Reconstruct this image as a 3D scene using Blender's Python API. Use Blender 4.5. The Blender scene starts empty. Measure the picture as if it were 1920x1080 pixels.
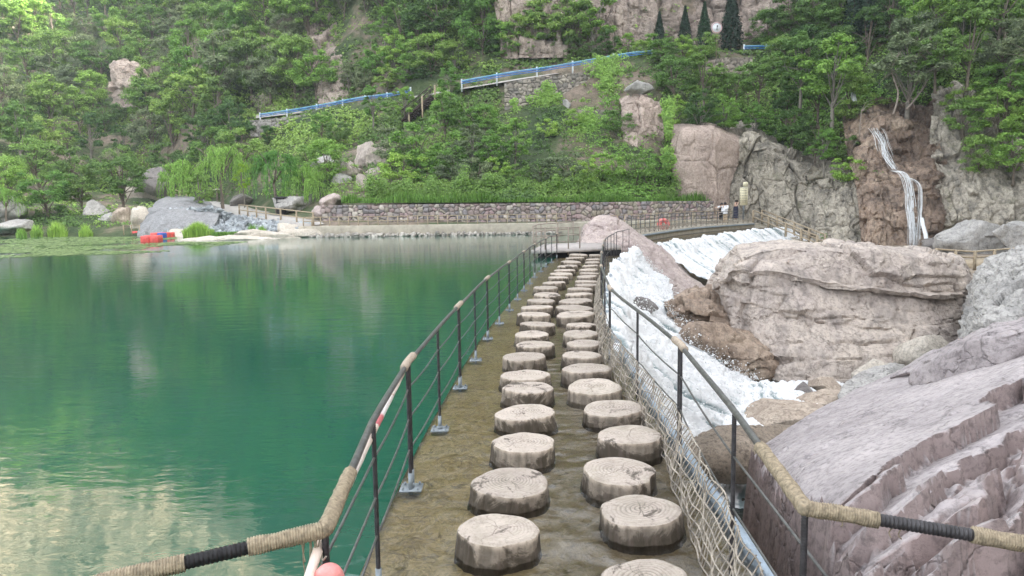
import bpy, math, random
import numpy as np
from mathutils import Vector, Matrix
R_ = math.radians
random.seed(7); rng = np.random.default_rng(7)
sc = bpy.context.scene

# ------------------------------------------------------------------ camera, sky, sun, exposure
FPX, EYE, PITCH, ROLL = 1400.0, 1.95, math.atan(155/1400), R_(0.8)
cam_d = bpy.data.cameras.new("camera"); cam = bpy.data.objects.new("camera", cam_d)
sc.collection.objects.link(cam); sc.camera = cam
cam_d.lens = 36*FPX/1920; cam_d.sensor_width = 36; cam_d.clip_start = .05; cam_d.clip_end = 3000
CM = Matrix.Translation((0, 0, EYE)) @ Matrix.Rotation(math.pi/2-PITCH, 4, 'X') @ Matrix.Rotation(-ROLL, 4, 'Z')
cam.matrix_world = CM
sc.render.resolution_x, sc.render.resolution_y = 1024, 576
w = bpy.data.worlds.new("World"); sc.world = w; w.use_nodes = True
nt = w.node_tree; bg = nt.nodes['Background']
sky = nt.nodes.new('ShaderNodeTexSky'); sky.sky_type = 'NISHITA'; sky.sun_disc = False
SUN = Vector((0.80, -0.25, 0.40)).normalized()
sky.sun_elevation = math.asin(SUN.z); sky.sun_rotation = math.atan2(SUN.x, SUN.y)
sky.air_density = 1.0; sky.dust_density = 4.0; sky.ozone_density = 1.0
hs_ = nt.nodes.new('ShaderNodeHueSaturation'); hs_.inputs['Saturation'].default_value = .26; nt.links.new(sky.outputs[0], hs_.inputs['Color']); nt.links.new(hs_.outputs[0], bg.inputs[0]); bg.inputs[1].default_value = 0.15
sl = bpy.data.lights.new("sun", 'SUN'); sl.energy = 4.0; sl.angle = R_(0.5); sl.color = (1, .94, .84)
so = bpy.data.objects.new("sun", sl); sc.collection.objects.link(so)
so.rotation_mode = 'QUATERNION'; so.rotation_quaternion = SUN.to_track_quat('Z', 'Y')
sc.view_settings.view_transform = 'Standard'; sc.view_settings.look = 'None'
sc.view_settings.exposure = 2.7; sc.view_settings.gamma = 1
sc.cycles.max_bounces = 6; sc.cycles.diffuse_bounces = 3; sc.cycles.glossy_bounces = 3
sc.cycles.transparent_max_bounces = 8; sc.cycles.caustics_reflective = False; sc.cycles.caustics_refractive = False

# ------------------------------------------------------------------ measuring helpers (photo pixel -> place in the world)
CR = np.array(CM.to_3x3())
def ray(px, py):
    d = CR @ np.array([(px-960)/FPX, -(py-540)/FPX, -1.0]); return d
def at(px, py, D):
    d = ray(px, py); t = D/d[1]; return np.array([0, 0, EYE]) + d*t
def onz(px, py, z):
    d = ray(px, py); t = (z-EYE)/d[2]; return np.array([0, 0, EYE]) + d*t
def V(a): return Vector((float(a[0]), float(a[1]), float(a[2])))

# ------------------------------------------------------------------ noise (numpy)
def _h(ix, iy, iz, s=0):
    n = (ix.astype(np.int64)*374761393 + iy.astype(np.int64)*668265263 + iz.astype(np.int64)*2147483647 + s*144269) & 0x7fffffff
    n = ((n ^ (n >> 13))*1274126177) & 0x7fffffff
    n = ((n ^ (n >> 15))*951274213) & 0x7fffffff
    return ((n ^ (n >> 16)) & 0xffffff)/float(0xffffff)
def vnoise(p, s=0):
    f = np.floor(p); t = p-f; t = t*t*(3-2*t); i = f.astype(np.int64); r = 0
    for dx in (0, 1):
        for dy in (0, 1):
            for dz in (0, 1):
                wgt = (t[:, 0] if dx else 1-t[:, 0])*(t[:, 1] if dy else 1-t[:, 1])*(t[:, 2] if dz else 1-t[:, 2])
                r = r + wgt*_h(i[:, 0]+dx, i[:, 1]+dy, i[:, 2]+dz, s)
    return r*2-1
def fbm(p, sc_=1., o=4, s=0, g=.5):
    p = np.asarray(p, float)*sc_; a = 1; r = 0; n = 0
    for k in range(o):
        r = r + a*vnoise(p+17.3*k, s+k); n += a; a *= g; p = p*2.03
    return r/n
def worley(p, s=0, jit=.9, vec=False, cheb=False):
    f = np.floor(p); i = f.astype(np.int64); n = len(p)
    F1 = np.full(n, 9.); F2 = np.full(n, 9.); idv = np.zeros(n); dv = np.zeros((n, 3))
    for dx in (-1, 0, 1):
        for dy in (-1, 0, 1):
            for dz in (-1, 0, 1):
                a, b, c = i[:, 0]+dx, i[:, 1]+dy, i[:, 2]+dz
                q = np.stack([a+.5+jit*(_h(a, b, c, s)-.5), b+.5+jit*(_h(a, b, c, s+1)-.5), c+.5+jit*(_h(a, b, c, s+2)-.5)], 1)
                d = np.abs(q-p).max(1) if cheb else np.linalg.norm(q-p, axis=1); near = d < F1; dv = np.where(near[:, None], p-q, dv) if vec else dv
                F2 = np.where(near, F1, np.minimum(F2, d)); idv = np.where(near, _h(a, b, c, s+3), idv); F1 = np.where(near, d, F1)
    return (F1, F2, idv, dv) if vec else (F1, F2, idv)
def sst(a, b, x):
    t = np.clip((x-a)/(b-a), 0, 1); return t*t*(3-2*t)

# ------------------------------------------------------------------ mesh helpers
def npmesh(name, v, faces, mat=None, parent=None, smooth=False, col=None, sharp=None):
    """faces: list of (m,k) int arrays"""
    me = bpy.data.meshes.new(name); v = np.asarray(v, np.float32)
    me.vertices.add(len(v)); me.vertices.foreach_set('co', v.ravel())
    if isinstance(faces, np.ndarray): faces = [faces]
    faces = [np.asarray(f, np.int32) for f in faces if len(f)]
    loops = np.concatenate([f.ravel() for f in faces]); tot = np.concatenate([np.full(len(f), f.shape[1], np.int32) for f in faces])
    st = np.concatenate([[0], np.cumsum(tot)[:-1]]).astype(np.int32)
    me.loops.add(len(loops)); me.loops.foreach_set('vertex_index', loops)
    me.polygons.add(len(tot)); me.polygons.foreach_set('loop_start', st); me.polygons.foreach_set('loop_total', tot)
    if smooth: me.polygons.foreach_set('use_smooth', np.ones(len(tot), bool))
    if col is not None:
        a = me.color_attributes.new('Col', 'FLOAT_COLOR', 'POINT')
        c = np.ones((len(v), 4), np.float32); c[:, :3] = col; a.data.foreach_set('color', c.ravel())
    me.update(calc_edges=True); me.validate()
    if mat is not None: me.materials.append(mat)
    o = bpy.data.objects.new(name, me); sc.collection.objects.link(o)
    if parent is not None: o.parent = parent
    return o
def grid_faces(nr, nc, closed=False, flip=False):
    i = np.arange(nr-1)[:, None]; j = np.arange(nc if closed else nc-1)[None, :]
    a = i*nc+j; b = i*nc+(j+1) % nc; c = (i+1)*nc+(j+1) % nc; d = (i+1)*nc+j
    f = np.stack([a, b, c, d], -1).reshape(-1, 4)
    return f[:, ::-1] if flip else f
class MB:
    def __init__(s): s.v = []; s.f = {3: [], 4: []}; s.n = 0; s.more = []
    def add(s, v, fs):
        v = np.asarray(v, float)
        for f in (fs if isinstance(fs, list) else [fs]):
            s.more.append(np.asarray(f)+s.n)
        s.v.append(v); s.n += len(v)
    def box(s, c, sz, rz=0, M=None, taper=1):
        x, y, z = [q/2 for q in sz]
        v = np.array([[i*x*(taper if k > 0 else 1), j*y*(taper if k > 0 else 1), k*z] for k in (-1, 1) for i, j in ((-1, -1), (1, -1), (1, 1), (-1, 1))])
        if M is not None: v = v @ np.array(M).T
        if rz: cc, ss = math.cos(rz), math.sin(rz); v = v @ np.array([[cc, ss, 0], [-ss, cc, 0], [0, 0, 1]])
        s.add(v+np.array(c), np.array([[0, 3, 2, 1], [4, 5, 6, 7], [0, 1, 5, 4], [1, 2, 6, 5], [2, 3, 7, 6], [3, 0, 4, 7]])); return s
    def bar(s, a, b, w_, h_):
        a = np.array(a, float); b = np.array(b, float); d = b-a; L = np.linalg.norm(d); d /= L
        up = np.array([0, 0, 1.]) if abs(d[2]) < .95 else np.array([0, 1., 0]); x = np.cross(d, up); x /= np.linalg.norm(x); y = np.cross(x, d)
        s.box((a+b)/2, (w_, h_, L), M=np.stack([x, y, d], 1)); return s
    def tube(s, pts, r, n=8, caps=True):
        pts = np.asarray(pts, float); m = len(pts); r = np.broadcast_to(np.asarray(r, float), (m,))
        T = np.gradient(pts, axis=0); T /= np.linalg.norm(T, axis=1)[:, None]+1e-9
        ref = np.array([0, 0, 1.]) if abs(T[0, 2]) < .9 else np.array([0, 1., 0])
        N = np.zeros_like(T); nn = ref-T[0]*(ref@T[0]); nn /= np.linalg.norm(nn)
        for k in range(m):
            nn = nn-T[k]*(nn@T[k]); nn /= np.linalg.norm(nn)+1e-9; N[k] = nn
        B = np.cross(T, N); a = np.linspace(0, 2*math.pi, n, endpoint=False)
        v = pts[:, None]+r[:, None, None]*(np.cos(a)[None, :, None]*N[:, None]+np.sin(a)[None, :, None]*B[:, None])
        v = v.reshape(-1, 3); fs = [grid_faces(m, n, True)]
        if caps: fs += [np.arange(n)[None, ::-1], ((m-1)*n+np.arange(n))[None, :]]
        s.add(v, fs); return s
    def rib(s, pts, R, amp, pitch, n=10, per=6, helix=True, jit=0):
        """round bar or coiled rope: radius rises in ribs along the path"""
        pts = np.asarray(pts, float); seg = np.linalg.norm(np.diff(pts, axis=0), axis=1); cum = np.concatenate([[0], np.cumsum(seg)]); L = cum[-1]
        m = max(3, int(L/pitch*per)); t = np.linspace(0, L, m); q = np.stack([np.interp(t, cum, pts[:, k]) for k in range(3)], 1)
        k0 = s.n; s.tube(q, 1.0, n); v = s.v[-1]; vv = v.reshape(m, n, 3); dirs = vv-q[:, None]
        a = np.arange(n)/n; ph = (t[:, None]/pitch+(a[None]*(1 if helix else 0)))*math.pi
        rr = R+amp*(np.abs(np.sin(ph))**.7)
        if jit: rr = rr*(1+jit*fbm(np.stack([t[:, None]+0*ph, 3*np.sin(2*math.pi*a)[None]*.3+0*ph, 0*ph], -1).reshape(-1, 3), 25, 2).reshape(m, n))
        s.v[-1] = (q[:, None]+dirs*rr[..., None]).reshape(-1, 3); return s
    def build(s, name, mat, parent=None, smooth=False, col=None):
        by = {}
        for f in s.more:
            f = np.atleast_2d(f); by.setdefault(f.shape[1], []).append(f)
        return npmesh(name, np.concatenate(s.v), [np.concatenate(x) for x in by.values()], mat, parent, smooth, col)
def smooth_path(pts, n=40):
    pts = np.asarray(pts, float); seg = np.linalg.norm(np.diff(pts, axis=0), axis=1); t = np.concatenate([[0], np.cumsum(seg)]); u = np.linspace(0, t[-1], n)
    return catmull(pts, np.interp(u, t, np.arange(len(pts))))
def catmull(P, u):
    P = np.asarray(P, float); n = len(P); i = np.clip(np.floor(u).astype(int), 0, n-2); t = (u-i)
    t = t.reshape((-1,)+(1,)*(P.ndim-1)); g = lambda k: P[np.clip(k, 0, n-1)]
    p0, p1, p2, p3 = g(i-1), g(i), g(i+1), g(i+2)
    return .5*((2*p1)+(-p0+p2)*t+(2*p0-5*p1+4*p2-p3)*t**2+(-p0+3*p1-3*p2+p3)*t**3)
def patch_pts(ctrl, nr, nc, linear=False):
    C = np.asarray(ctrl, float)
    u = np.linspace(0, C.shape[0]-1, nr); v = np.linspace(0, C.shape[1]-1, nc)
    if linear:
        def li(A, u):
            i = np.clip(np.floor(u).astype(int), 0, len(A)-2); t = (u-i).reshape(-1, 1, 1); return A[i]*(1-t)+A[i+1]*t
        A = li(C, u); A = np.swapaxes(li(np.swapaxes(A, 0, 1), v), 0, 1); return A
    A = catmull(C, u); A = np.swapaxes(catmull(np.swapaxes(A, 0, 1), v), 0, 1); return A
def grid_normals(G):
    a = np.gradient(G, axis=0); b = np.gradient(G, axis=1); n = np.cross(b, a); n /= np.linalg.norm(n, axis=2)[..., None]+1e-9
    flip = (n*(np.array([0, 0, EYE+30])-np.array([0, 40, 0])*0-G)).sum(2) < 0
    n[flip] *= -1; return n
def tag(o, label=None, cat=None, group=None, kind=None):
    if label: o['label'] = label
    if cat: o['category'] = cat
    if group: o['group'] = group
    if kind: o['kind'] = kind
    return o
def empty(name, loc, label, cat, group=None, rz=0):
    o = bpy.data.objects.new(name, None); sc.collection.objects.link(o); o.location = V(loc); o.rotation_euler = (0, 0, rz)
    o.empty_display_size = .2; return tag(o, label, cat, group)
def cp(o, parent=None):
    c = o.copy(); sc.collection.objects.link(c)
    if parent is not None: c.parent = parent
    return c
def copy_tree(o):
    c = cp(o)
    for ch in list(o.children):
        d = cp(ch, c)
        for g in list(ch.children): cp(g, d)
    return c

# ------------------------------------------------------------------ materials
class NB:
    def __init__(s, name):
        s.m = bpy.data.materials.new(name); s.m.use_nodes = True; s.t = s.m.node_tree; s.p = s.t.nodes['Principled BSDF']; s.out = s.t.nodes['Material Output']
    def n(s, typ, **k):
        x = s.t.nodes.new('ShaderNode'+typ)
        for a, b in k.items():
            if a.startswith('i_'): x.inputs[a[2:].replace('_', ' ')].default_value = b
            else: setattr(x, a, b)
        return x
    def l(s, a, b): s.t.links.new(a, b)
    def co(s, scale=(1, 1, 1), kind='Object', rot=(0, 0, 0)):
        t = s.n('TexCoord'); m = s.n('Mapping'); m.inputs['Scale'].default_value = scale; m.inputs['Rotation'].default_value = rot; s.l(t.outputs[kind], m.inputs[0]); return m.outputs[0]
    def noise(s, c, scale, det=5, rough=.6, dist=0):
        x = s.n('TexNoise'); x.inputs['Scale'].default_value = scale; x.inputs['Detail'].default_value = det; x.inputs['Roughness'].default_value = rough; x.inputs['Distortion'].default_value = dist
        s.l(c, x.inputs['Vector']); return x.outputs['Fac']
    def ramp(s, f, st):
        x = s.n('ValToRGB'); e = x.color_ramp.elements
        while len(e) < len(st): e.new(.5)
        for q, (p, c) in zip(e, st):
            q.position = p; q.color = (c, c, c, 1) if isinstance(c, (int, float)) else (*c, 1)
        s.l(f, x.inputs[0]); return x.outputs[0]
    def mix(s, f, a, b, mode='MIX'):
        x = s.n('MixRGB', blend_type=mode)
        for i, q in ((0, f), (1, a), (2, b)):
            if isinstance(q, (int, float)): x.inputs[i].default_value = q if i == 0 else (q, q, q, 1)
            elif isinstance(q, tuple): x.inputs[i].default_value = (*q, 1)
            else: s.l(q, x.inputs[i])
        return x.outputs[0]
    def bump(s, h, st=.5, dist=.05, prev=None):
        x = s.n('Bump'); x.inputs['Strength'].default_value = st; x.inputs['Distance'].default_value = dist; s.l(h, x.inputs['Height'])
        if prev is not None: s.l(prev, x.inputs['Normal'])
        return x.outputs[0]
    def math(s, op, a, b):
        x = s.n('Math', operation=op)
        for i, q in enumerate((a, b)):
            if isinstance(q, (int, float)): x.inputs[i].default_value = q
            else: s.l(q, x.inputs[i])
        return x.outputs[0]
    def fin(s, col=None, rough=.8, nrm=None, **k):
        if col is not None:
            if isinstance(col, tuple): s.p.inputs['Base Color'].default_value = (*col, 1)
            else: s.l(col, s.p.inputs['Base Color'])
        if isinstance(rough, (int, float)): s.p.inputs['Roughness'].default_value = rough
        else: s.l(rough, s.p.inputs['Roughness'])
        if nrm is not None: s.l(nrm, s.p.inputs['Normal'])
        for a, b in k.items(): s.p.inputs[a.replace('_', ' ')].default_value = b
        return s.m
def m_plain(name, c, rough=.6, var=.25, scale=8, bump=.2, dist=.01, metal=0):
    b = NB(name); co = b.co(); f = b.noise(co, scale, 6)
    col = b.ramp(f, [(.3, tuple(x*(1-var) for x in c)), (.7, tuple(min(1, x*(1+var)) for x in c))])
    return b.fin(col, rough, b.bump(f, bump, dist), Metallic=metal)
def m_rock(name, cs, scale=1., streak=0., streak_c=(.05, .045, .04), crack=1., bump=.6, rough=.85, strata=0., vcol=False, dist=.08, tilt=(0, 0, 0), lichen=None, fine=1.):
    b = NB(name); co = b.co(rot=tilt); n1 = b.noise(co, .6*scale, 6, .65, .6); n2 = b.noise(co, 4.0*scale, 8, .7, .3); n3 = b.noise(co, 18*scale, 8, .75)
    k = len(cs); col = b.ramp(n1, [(.3+.4*i/(k-1), c) for i, c in enumerate(cs)])
    col = b.mix(b.ramp(n2, [(.35, .0), (.75, .55)]), col, tuple(min(1, x*1.35) for x in cs[-1]))
    col = b.mix(b.ramp(n3, [(.38, .55*fine), (.52, 0.)]), col, tuple(x*.35 for x in cs[0]))
    if vcol:
        a = b.n('Attribute', attribute_name='Col'); col = b.mix(1., col, a.outputs[0], 'MULTIPLY')
    if streak:
        c2 = b.co((1.6*scale, 1.6*scale, .16*scale)); s_ = b.noise(c2, 2.2, 6, .6, .4)
        col = b.mix(b.ramp(s_, [(.48, 0.), (.64, streak)]), col, streak_c)
    if lichen:
        l_ = b.noise(co, 1.7*scale, 7, .7); col = b.mix(b.ramp(l_, [(.56, 0.), (.66, .8)]), col, lichen)
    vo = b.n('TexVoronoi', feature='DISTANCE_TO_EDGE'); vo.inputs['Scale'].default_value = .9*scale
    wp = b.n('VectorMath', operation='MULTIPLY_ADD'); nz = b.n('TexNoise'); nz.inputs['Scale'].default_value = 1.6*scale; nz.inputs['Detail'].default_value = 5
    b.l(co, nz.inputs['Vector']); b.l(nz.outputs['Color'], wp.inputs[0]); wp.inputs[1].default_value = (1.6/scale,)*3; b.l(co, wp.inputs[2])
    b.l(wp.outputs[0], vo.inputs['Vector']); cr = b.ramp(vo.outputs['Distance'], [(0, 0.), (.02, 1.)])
    nr = b.bump(cr, .55*crack, .12/scale**.5)
    nr = b.bump(n2, bump, dist, nr); nr = b.bump(n3, bump*.8, dist*.3, nr)
    if strata:
        c3 = b.co((.35*scale, .35*scale, 5*scale), rot=tilt); s3 = b.noise(c3, 1.6, 6, .7, .3); nr = b.bump(s3, strata, .06, nr)
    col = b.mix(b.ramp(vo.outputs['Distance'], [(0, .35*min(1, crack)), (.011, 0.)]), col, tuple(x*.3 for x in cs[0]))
    return b.fin(col, rough, nr)
def m_leaf(name, a, b_, c=None):
    b = NB(name); g = b.n('NewGeometry'); oi = b.n('ObjectInfo')
    col = b.ramp(g.outputs['Random Per Island'], [(0, a), (.55, b_), (1, c or tuple(x*1.4 for x in b_))])
    hs = b.n('HueSaturation'); b.l(col, hs.inputs['Color'])
    mr = b.n('MapRange'); b.l(oi.outputs['Random'], mr.inputs[0]); mr.inputs[3].default_value = .485; mr.inputs[4].default_value = .52; b.l(mr.outputs[0], hs.inputs['Hue'])
    mv = b.n('MapRange'); b.l(oi.outputs['Random'], mv.inputs[0]); mv.inputs[3].default_value = 1.25; mv.inputs[4].default_value = .75; b.l(mv.outputs[0], hs.inputs['Value'])
    b.l(hs.outputs[0], b.p.inputs['Base Color']); b.p.inputs['Roughness'].default_value = .55; b.p.inputs['Specular IOR Level'].default_value = .3
    tr = b.n('BsdfTranslucent'); b.l(hs.outputs[0], tr.inputs[0]); mx = b.n('MixShader'); mx.inputs[0].default_value = .35
    b.l(b.p.outputs[0], mx.inputs[1]); b.l(tr.outputs[0], mx.inputs[2]); b.l(mx.outputs[0], b.out.inputs[0]); return b.m
M = {}
M['bark'] = m_plain('bark', (.16, .13, .10), .9, .4, 6, .5, .03)
M['bark_pale'] = m_plain('bark_pale', (.20, .18, .15), .9, .3, 6, .5, .03)
M['leaf_dark'] = m_leaf('leaf_dark', (.065, .13, .04), (.13, .23, .06))
M['leaf_mid'] = m_leaf('leaf_mid', (.13, .24, .055), (.23, .36, .085))
M['leaf_light'] = m_leaf('leaf_light', (.15, .28, .06), (.24, .40, .085))
M['leaf_grey'] = m_leaf('leaf_grey', (.13, .18, .09), (.22, .27, .14))
M['leaf_willow'] = m_leaf('leaf_willow', (.11, .23, .05), (.20, .37, .08))
M['leaf_yellow'] = m_leaf('leaf_yellow', (.26, .40, .03), (.42, .58, .05))
M['leaf_fresh'] = m_leaf('leaf_fresh', (.165, .30, .06), (.27, .44, .09))
M['leaf_cyp'] = m_leaf('leaf_cyp', (.012, .035, .02), (.03, .07, .035))
M['twig'] = m_plain('twig', (.30, .25, .21), .9, .3, 6, .3, .02)
M['grass'] = m_leaf('grass', (.09, .20, .03), (.18, .32, .06))
M['steel'] = m_plain('steel', (.045, .042, .045), .5, .5, 30, .4, .002, .3)
M['rail'] = m_plain('rail', (.10, .10, .095), .45, .45, 20, .4, .002, .3)
M['sleeve'] = m_plain('sleeve', (.22, .25, .27), .5, .3, 20, .3, .002, .2)
M['rope'] = m_plain('rope', (.30, .245, .17), .95, .45, 60, .8, .004)
M['rope_pale'] = m_plain('rope_pale', (.40, .33, .26), .95, .25, 60, .6, .004)
M['net'] = m_plain('net', (.33, .29, .24), .95, .6, 9, .6, .004)
M['channel'] = m_plain('channel', (.28, .34, .40), .4, .25, 8, .3, .003, .3)
M['wood'] = m_plain('wood', (.36, .29, .20), .85, .3, 12, .4, .01)
M['concrete'] = m_plain('concrete', (.40, .36, .29), .85, .25, 2.2, .4, .02)
M['path'] = m_plain('path', (.42, .39, .36), .9, .15, 3, .3, .01)
M['black'] = m_plain('black', (.02, .02, .022), .5, .3, 10, .1, .003)
M['blue'] = m_plain('blue', (.03, .18, .55), .4, .3, 3, .1, .003)
M['white'] = m_plain('white', (.75, .78, .80), .5, .12, 6, .1, .003)
M['cyan'] = m_plain('cyan', (.25, .55, .75), .4, .2, 3, .1, .003)
M['red'] = m_plain('red', (.72, .10, .09), .5, .2, 6, .1, .003)
M['orange'] = m_plain('orange', (.80, .12, .05), .5, .2, 6, .1, .003)
M['pink'] = m_plain('pink', (.74, .27, .25), .5, .35, 22, .2, .003)
M['navy'] = m_plain('navy', (.04, .09, .40), .5, .2, 6, .1, .003)
M['cream'] = m_plain('cream', (.78, .72, .50), .6, .08, 6, .1, .003)
M['dwood'] = m_plain('dwood', (.05, .035, .03), .8, .3, 8, .3, .01)
M['skin'] = m_plain('skin', (.55, .36, .27), .6, .08, 10, .05, .002)
M['hair'] = m_plain('hair', (.012, .010, .010), .6, .3, 40, .2, .002)
M['cl_white'] = m_plain('cloth_white', (.74, .74, .76), .85, .1, 14, .5, .01)
M['cl_black'] = m_plain('cloth_black', (.018, .018, .022), .85, .3, 14, .5, .01)
M['cl_navy'] = m_plain('cloth_navy', (.02, .022, .05), .85, .3, 14, .5, .01)
M['cl_cream'] = m_plain('cloth_cream', (.60, .56, .48), .85, .25, 8, .5, .01)

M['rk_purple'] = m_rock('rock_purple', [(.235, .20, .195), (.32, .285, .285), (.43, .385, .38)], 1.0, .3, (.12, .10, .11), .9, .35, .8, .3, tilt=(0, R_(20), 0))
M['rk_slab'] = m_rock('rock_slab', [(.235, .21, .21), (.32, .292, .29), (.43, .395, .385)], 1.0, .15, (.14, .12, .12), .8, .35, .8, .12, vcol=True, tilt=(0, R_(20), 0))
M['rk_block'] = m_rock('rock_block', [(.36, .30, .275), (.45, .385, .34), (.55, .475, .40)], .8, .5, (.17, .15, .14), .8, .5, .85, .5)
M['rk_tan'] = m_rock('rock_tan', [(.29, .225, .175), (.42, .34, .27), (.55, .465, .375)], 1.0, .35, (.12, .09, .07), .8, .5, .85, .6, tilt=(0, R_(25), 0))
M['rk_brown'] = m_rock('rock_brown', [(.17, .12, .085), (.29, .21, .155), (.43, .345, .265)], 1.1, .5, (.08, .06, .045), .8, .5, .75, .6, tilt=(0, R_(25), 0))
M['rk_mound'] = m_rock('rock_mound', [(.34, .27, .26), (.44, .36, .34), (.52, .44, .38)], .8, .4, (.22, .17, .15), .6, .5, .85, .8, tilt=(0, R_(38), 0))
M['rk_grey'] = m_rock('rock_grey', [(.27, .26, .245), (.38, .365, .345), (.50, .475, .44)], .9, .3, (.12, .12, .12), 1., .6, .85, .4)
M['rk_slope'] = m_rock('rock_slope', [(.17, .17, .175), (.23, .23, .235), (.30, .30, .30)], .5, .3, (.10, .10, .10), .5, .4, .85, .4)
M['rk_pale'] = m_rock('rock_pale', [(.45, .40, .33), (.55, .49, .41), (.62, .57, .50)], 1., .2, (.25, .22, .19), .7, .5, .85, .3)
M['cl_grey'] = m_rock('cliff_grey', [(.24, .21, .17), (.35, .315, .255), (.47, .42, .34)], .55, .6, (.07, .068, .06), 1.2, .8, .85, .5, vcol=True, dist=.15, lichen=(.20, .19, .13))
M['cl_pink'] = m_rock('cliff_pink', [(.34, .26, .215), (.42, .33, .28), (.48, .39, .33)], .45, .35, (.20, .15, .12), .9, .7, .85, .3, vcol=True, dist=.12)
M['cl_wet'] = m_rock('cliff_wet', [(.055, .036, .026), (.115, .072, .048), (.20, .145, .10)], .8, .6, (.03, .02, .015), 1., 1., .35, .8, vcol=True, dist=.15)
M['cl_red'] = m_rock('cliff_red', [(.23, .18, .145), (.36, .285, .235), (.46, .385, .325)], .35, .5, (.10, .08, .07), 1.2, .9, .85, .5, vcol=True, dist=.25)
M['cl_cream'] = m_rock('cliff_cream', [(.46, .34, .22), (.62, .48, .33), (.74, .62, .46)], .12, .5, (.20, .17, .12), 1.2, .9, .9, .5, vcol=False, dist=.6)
M['wallstone'] = None
def m_vcol(name, rough=.9):
    b = NB(name); a = b.n('Attribute', attribute_name='Col'); co = b.co(); n = b.noise(co, 9, 7, .7); n2 = b.noise(co, 30, 5, .7)
    col = b.mix(b.ramp(n, [(.3, .35), (.6, 0.)]), a.outputs[0], (.10, .09, .08)); nr = b.bump(n, .5, .03); nr = b.bump(n2, .4, .01, nr)
    return b.fin(col, rough, nr)
M['wallstone'] = m_vcol('wall_stone')
def m_hill():
    b = NB('hill_ground'); co = b.co(); n = b.noise(co, .12, 8, .65, .5); n2 = b.noise(co, 1.2, 8, .7)
    c = b.ramp(n, [(.38, (.035, .07, .02)), (.50, (.09, .12, .045)), (.58, (.26, .20, .15)), (.72, (.34, .27, .22))])
    c = b.mix(b.ramp(n2, [(.35, .6), (.6, 0.)]), c, (.03, .045, .02)); nr = b.bump(n2, 1., .4)
    return b.fin(c, .95, nr)
M['hill'] = m_hill()

# ------------------------------------------------------------------ terrain of the far bank (heights read from the photo)
COLS = [
 (-900, [(470, 70), (430, 75), (330, 100), (200, 150), (0, 200), (-300, 250), (-620, 300)]),
 (-300, [(462, 62), (440, 65), (400, 70), (330, 90), (230, 120), (100, 160), (-60, 205), (-330, 255), (-560, 310)]),
 (0,   [(452, 58), (441, 60), (405, 64), (350, 76), (260, 97), (150, 128), (50, 160), (-80, 200), (-300, 255), (-470, 310)]),
 (130, [(452, 56), (440, 58), (400, 63), (372, 90), (300, 102), (200, 120), (100, 145), (0, 175), (-120, 210), (-300, 255), (-430, 300)]),
 (250, [(452, 54), (439, 56), (402, 64), (374, 94), (300, 104), (200, 118), (110, 135), (0, 158), (-120, 195), (-260, 245), (-360, 290)]),
 (380, [(452, 52), (438, 54), (414, 60), (398, 76), (380, 86), (320, 92), (230, 94), (120, 108), (0, 135), (-100, 180), (-200, 225), (-360, 262)]),
 (480, [(452, 51), (438, 53), (416, 56), (405, 62), (392, 72), (300, 84), (226, 91), (214, 95), (100, 106), (0, 118), (-120, 142), (-360, 190)]),
 (620, [(452, 49.5), (440, 50.5), (421, 51), (414, 53), (385, 57), (290, 70), (208, 85), (198, 89), (95, 98), (0, 106), (-160, 118), (-360, 136)]),
 (720, [(452, 49.3), (440, 50), (419, 50.2), (416, 53.4), (386, 54.2), (290, 68), (190, 80), (182, 84), (80, 90), (0, 95), (-180, 105), (-360, 118)]),
 (900, [(452, 49.3), (440, 50), (419, 50.2), (416, 53.4), (383, 54.2), (300, 62), (160, 76), (152, 80), (90, 84), (0, 86), (-260, 92)]),
 (1060, [(452, 49.5), (438, 50.2), (418, 50.5), (415, 53.5), (381, 54.3), (300, 61), (190, 70), (133, 74), (127, 78), (100, 82), (0, 84), (-300, 89)]),
 (1220, [(452, 51), (432, 53), (416, 53.5), (413, 55.3), (378, 56), (320, 59), (200, 66), (112, 73), (106, 77), (70, 80), (0, 81), (-320, 86)]),
 (1330, [(452, 59), (430, 62), (413, 62.5), (390, 64.2), (330, 65), (240, 67), (160, 72), (105, 74), (98, 78), (80, 80), (0, 82), (-320, 87)]),
 (1450, [(470, 58), (440, 61), (400, 64), (330, 65.5), (260, 66.5), (180, 70), (95, 74), (88, 77), (60, 79), (0, 81), (-320, 87)]),
 (1600, [(485, 55), (450, 58), (400, 60), (330, 61.5), (260, 63.5), (160, 68), (80, 70), (0, 76), (-320, 88)]),
 (1750, [(490, 53), (450, 56), (400, 57.5), (330, 59), (240, 62), (140, 61), (60, 66), (0, 70), (-320, 86)]),
 (1900, [(490, 51), (450, 53), (400, 54.5), (330, 57), (230, 61), (130, 60), (0, 67), (-320, 84)]),
 (2150, [(490, 45), (450, 47), (330, 51), (200, 57), (0, 62), (-320, 78)]),
 (2600, [(520, 30), (450, 33), (330, 38), (200, 43), (0, 50), (-400, 62)]),
]
CX = np.array([c[0] for c in COLS], float)
def terrD(px, py):
    k = int(np.clip(np.searchsorted(CX, px)-1, 0, len(CX)-2)); t = (px-CX[k])/(CX[k+1]-CX[k]); r = []
    for c in (COLS[k], COLS[k+1]):
        a = np.array(c[1], float)[::-1]; r.append(np.interp(py, a[:, 0], a[:, 1]))
    return r[0]*(1-t)+r[1]*t
def terr(px, py): return at(px, py, terrD(px, py))
NRW = 150
Cc = []
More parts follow.
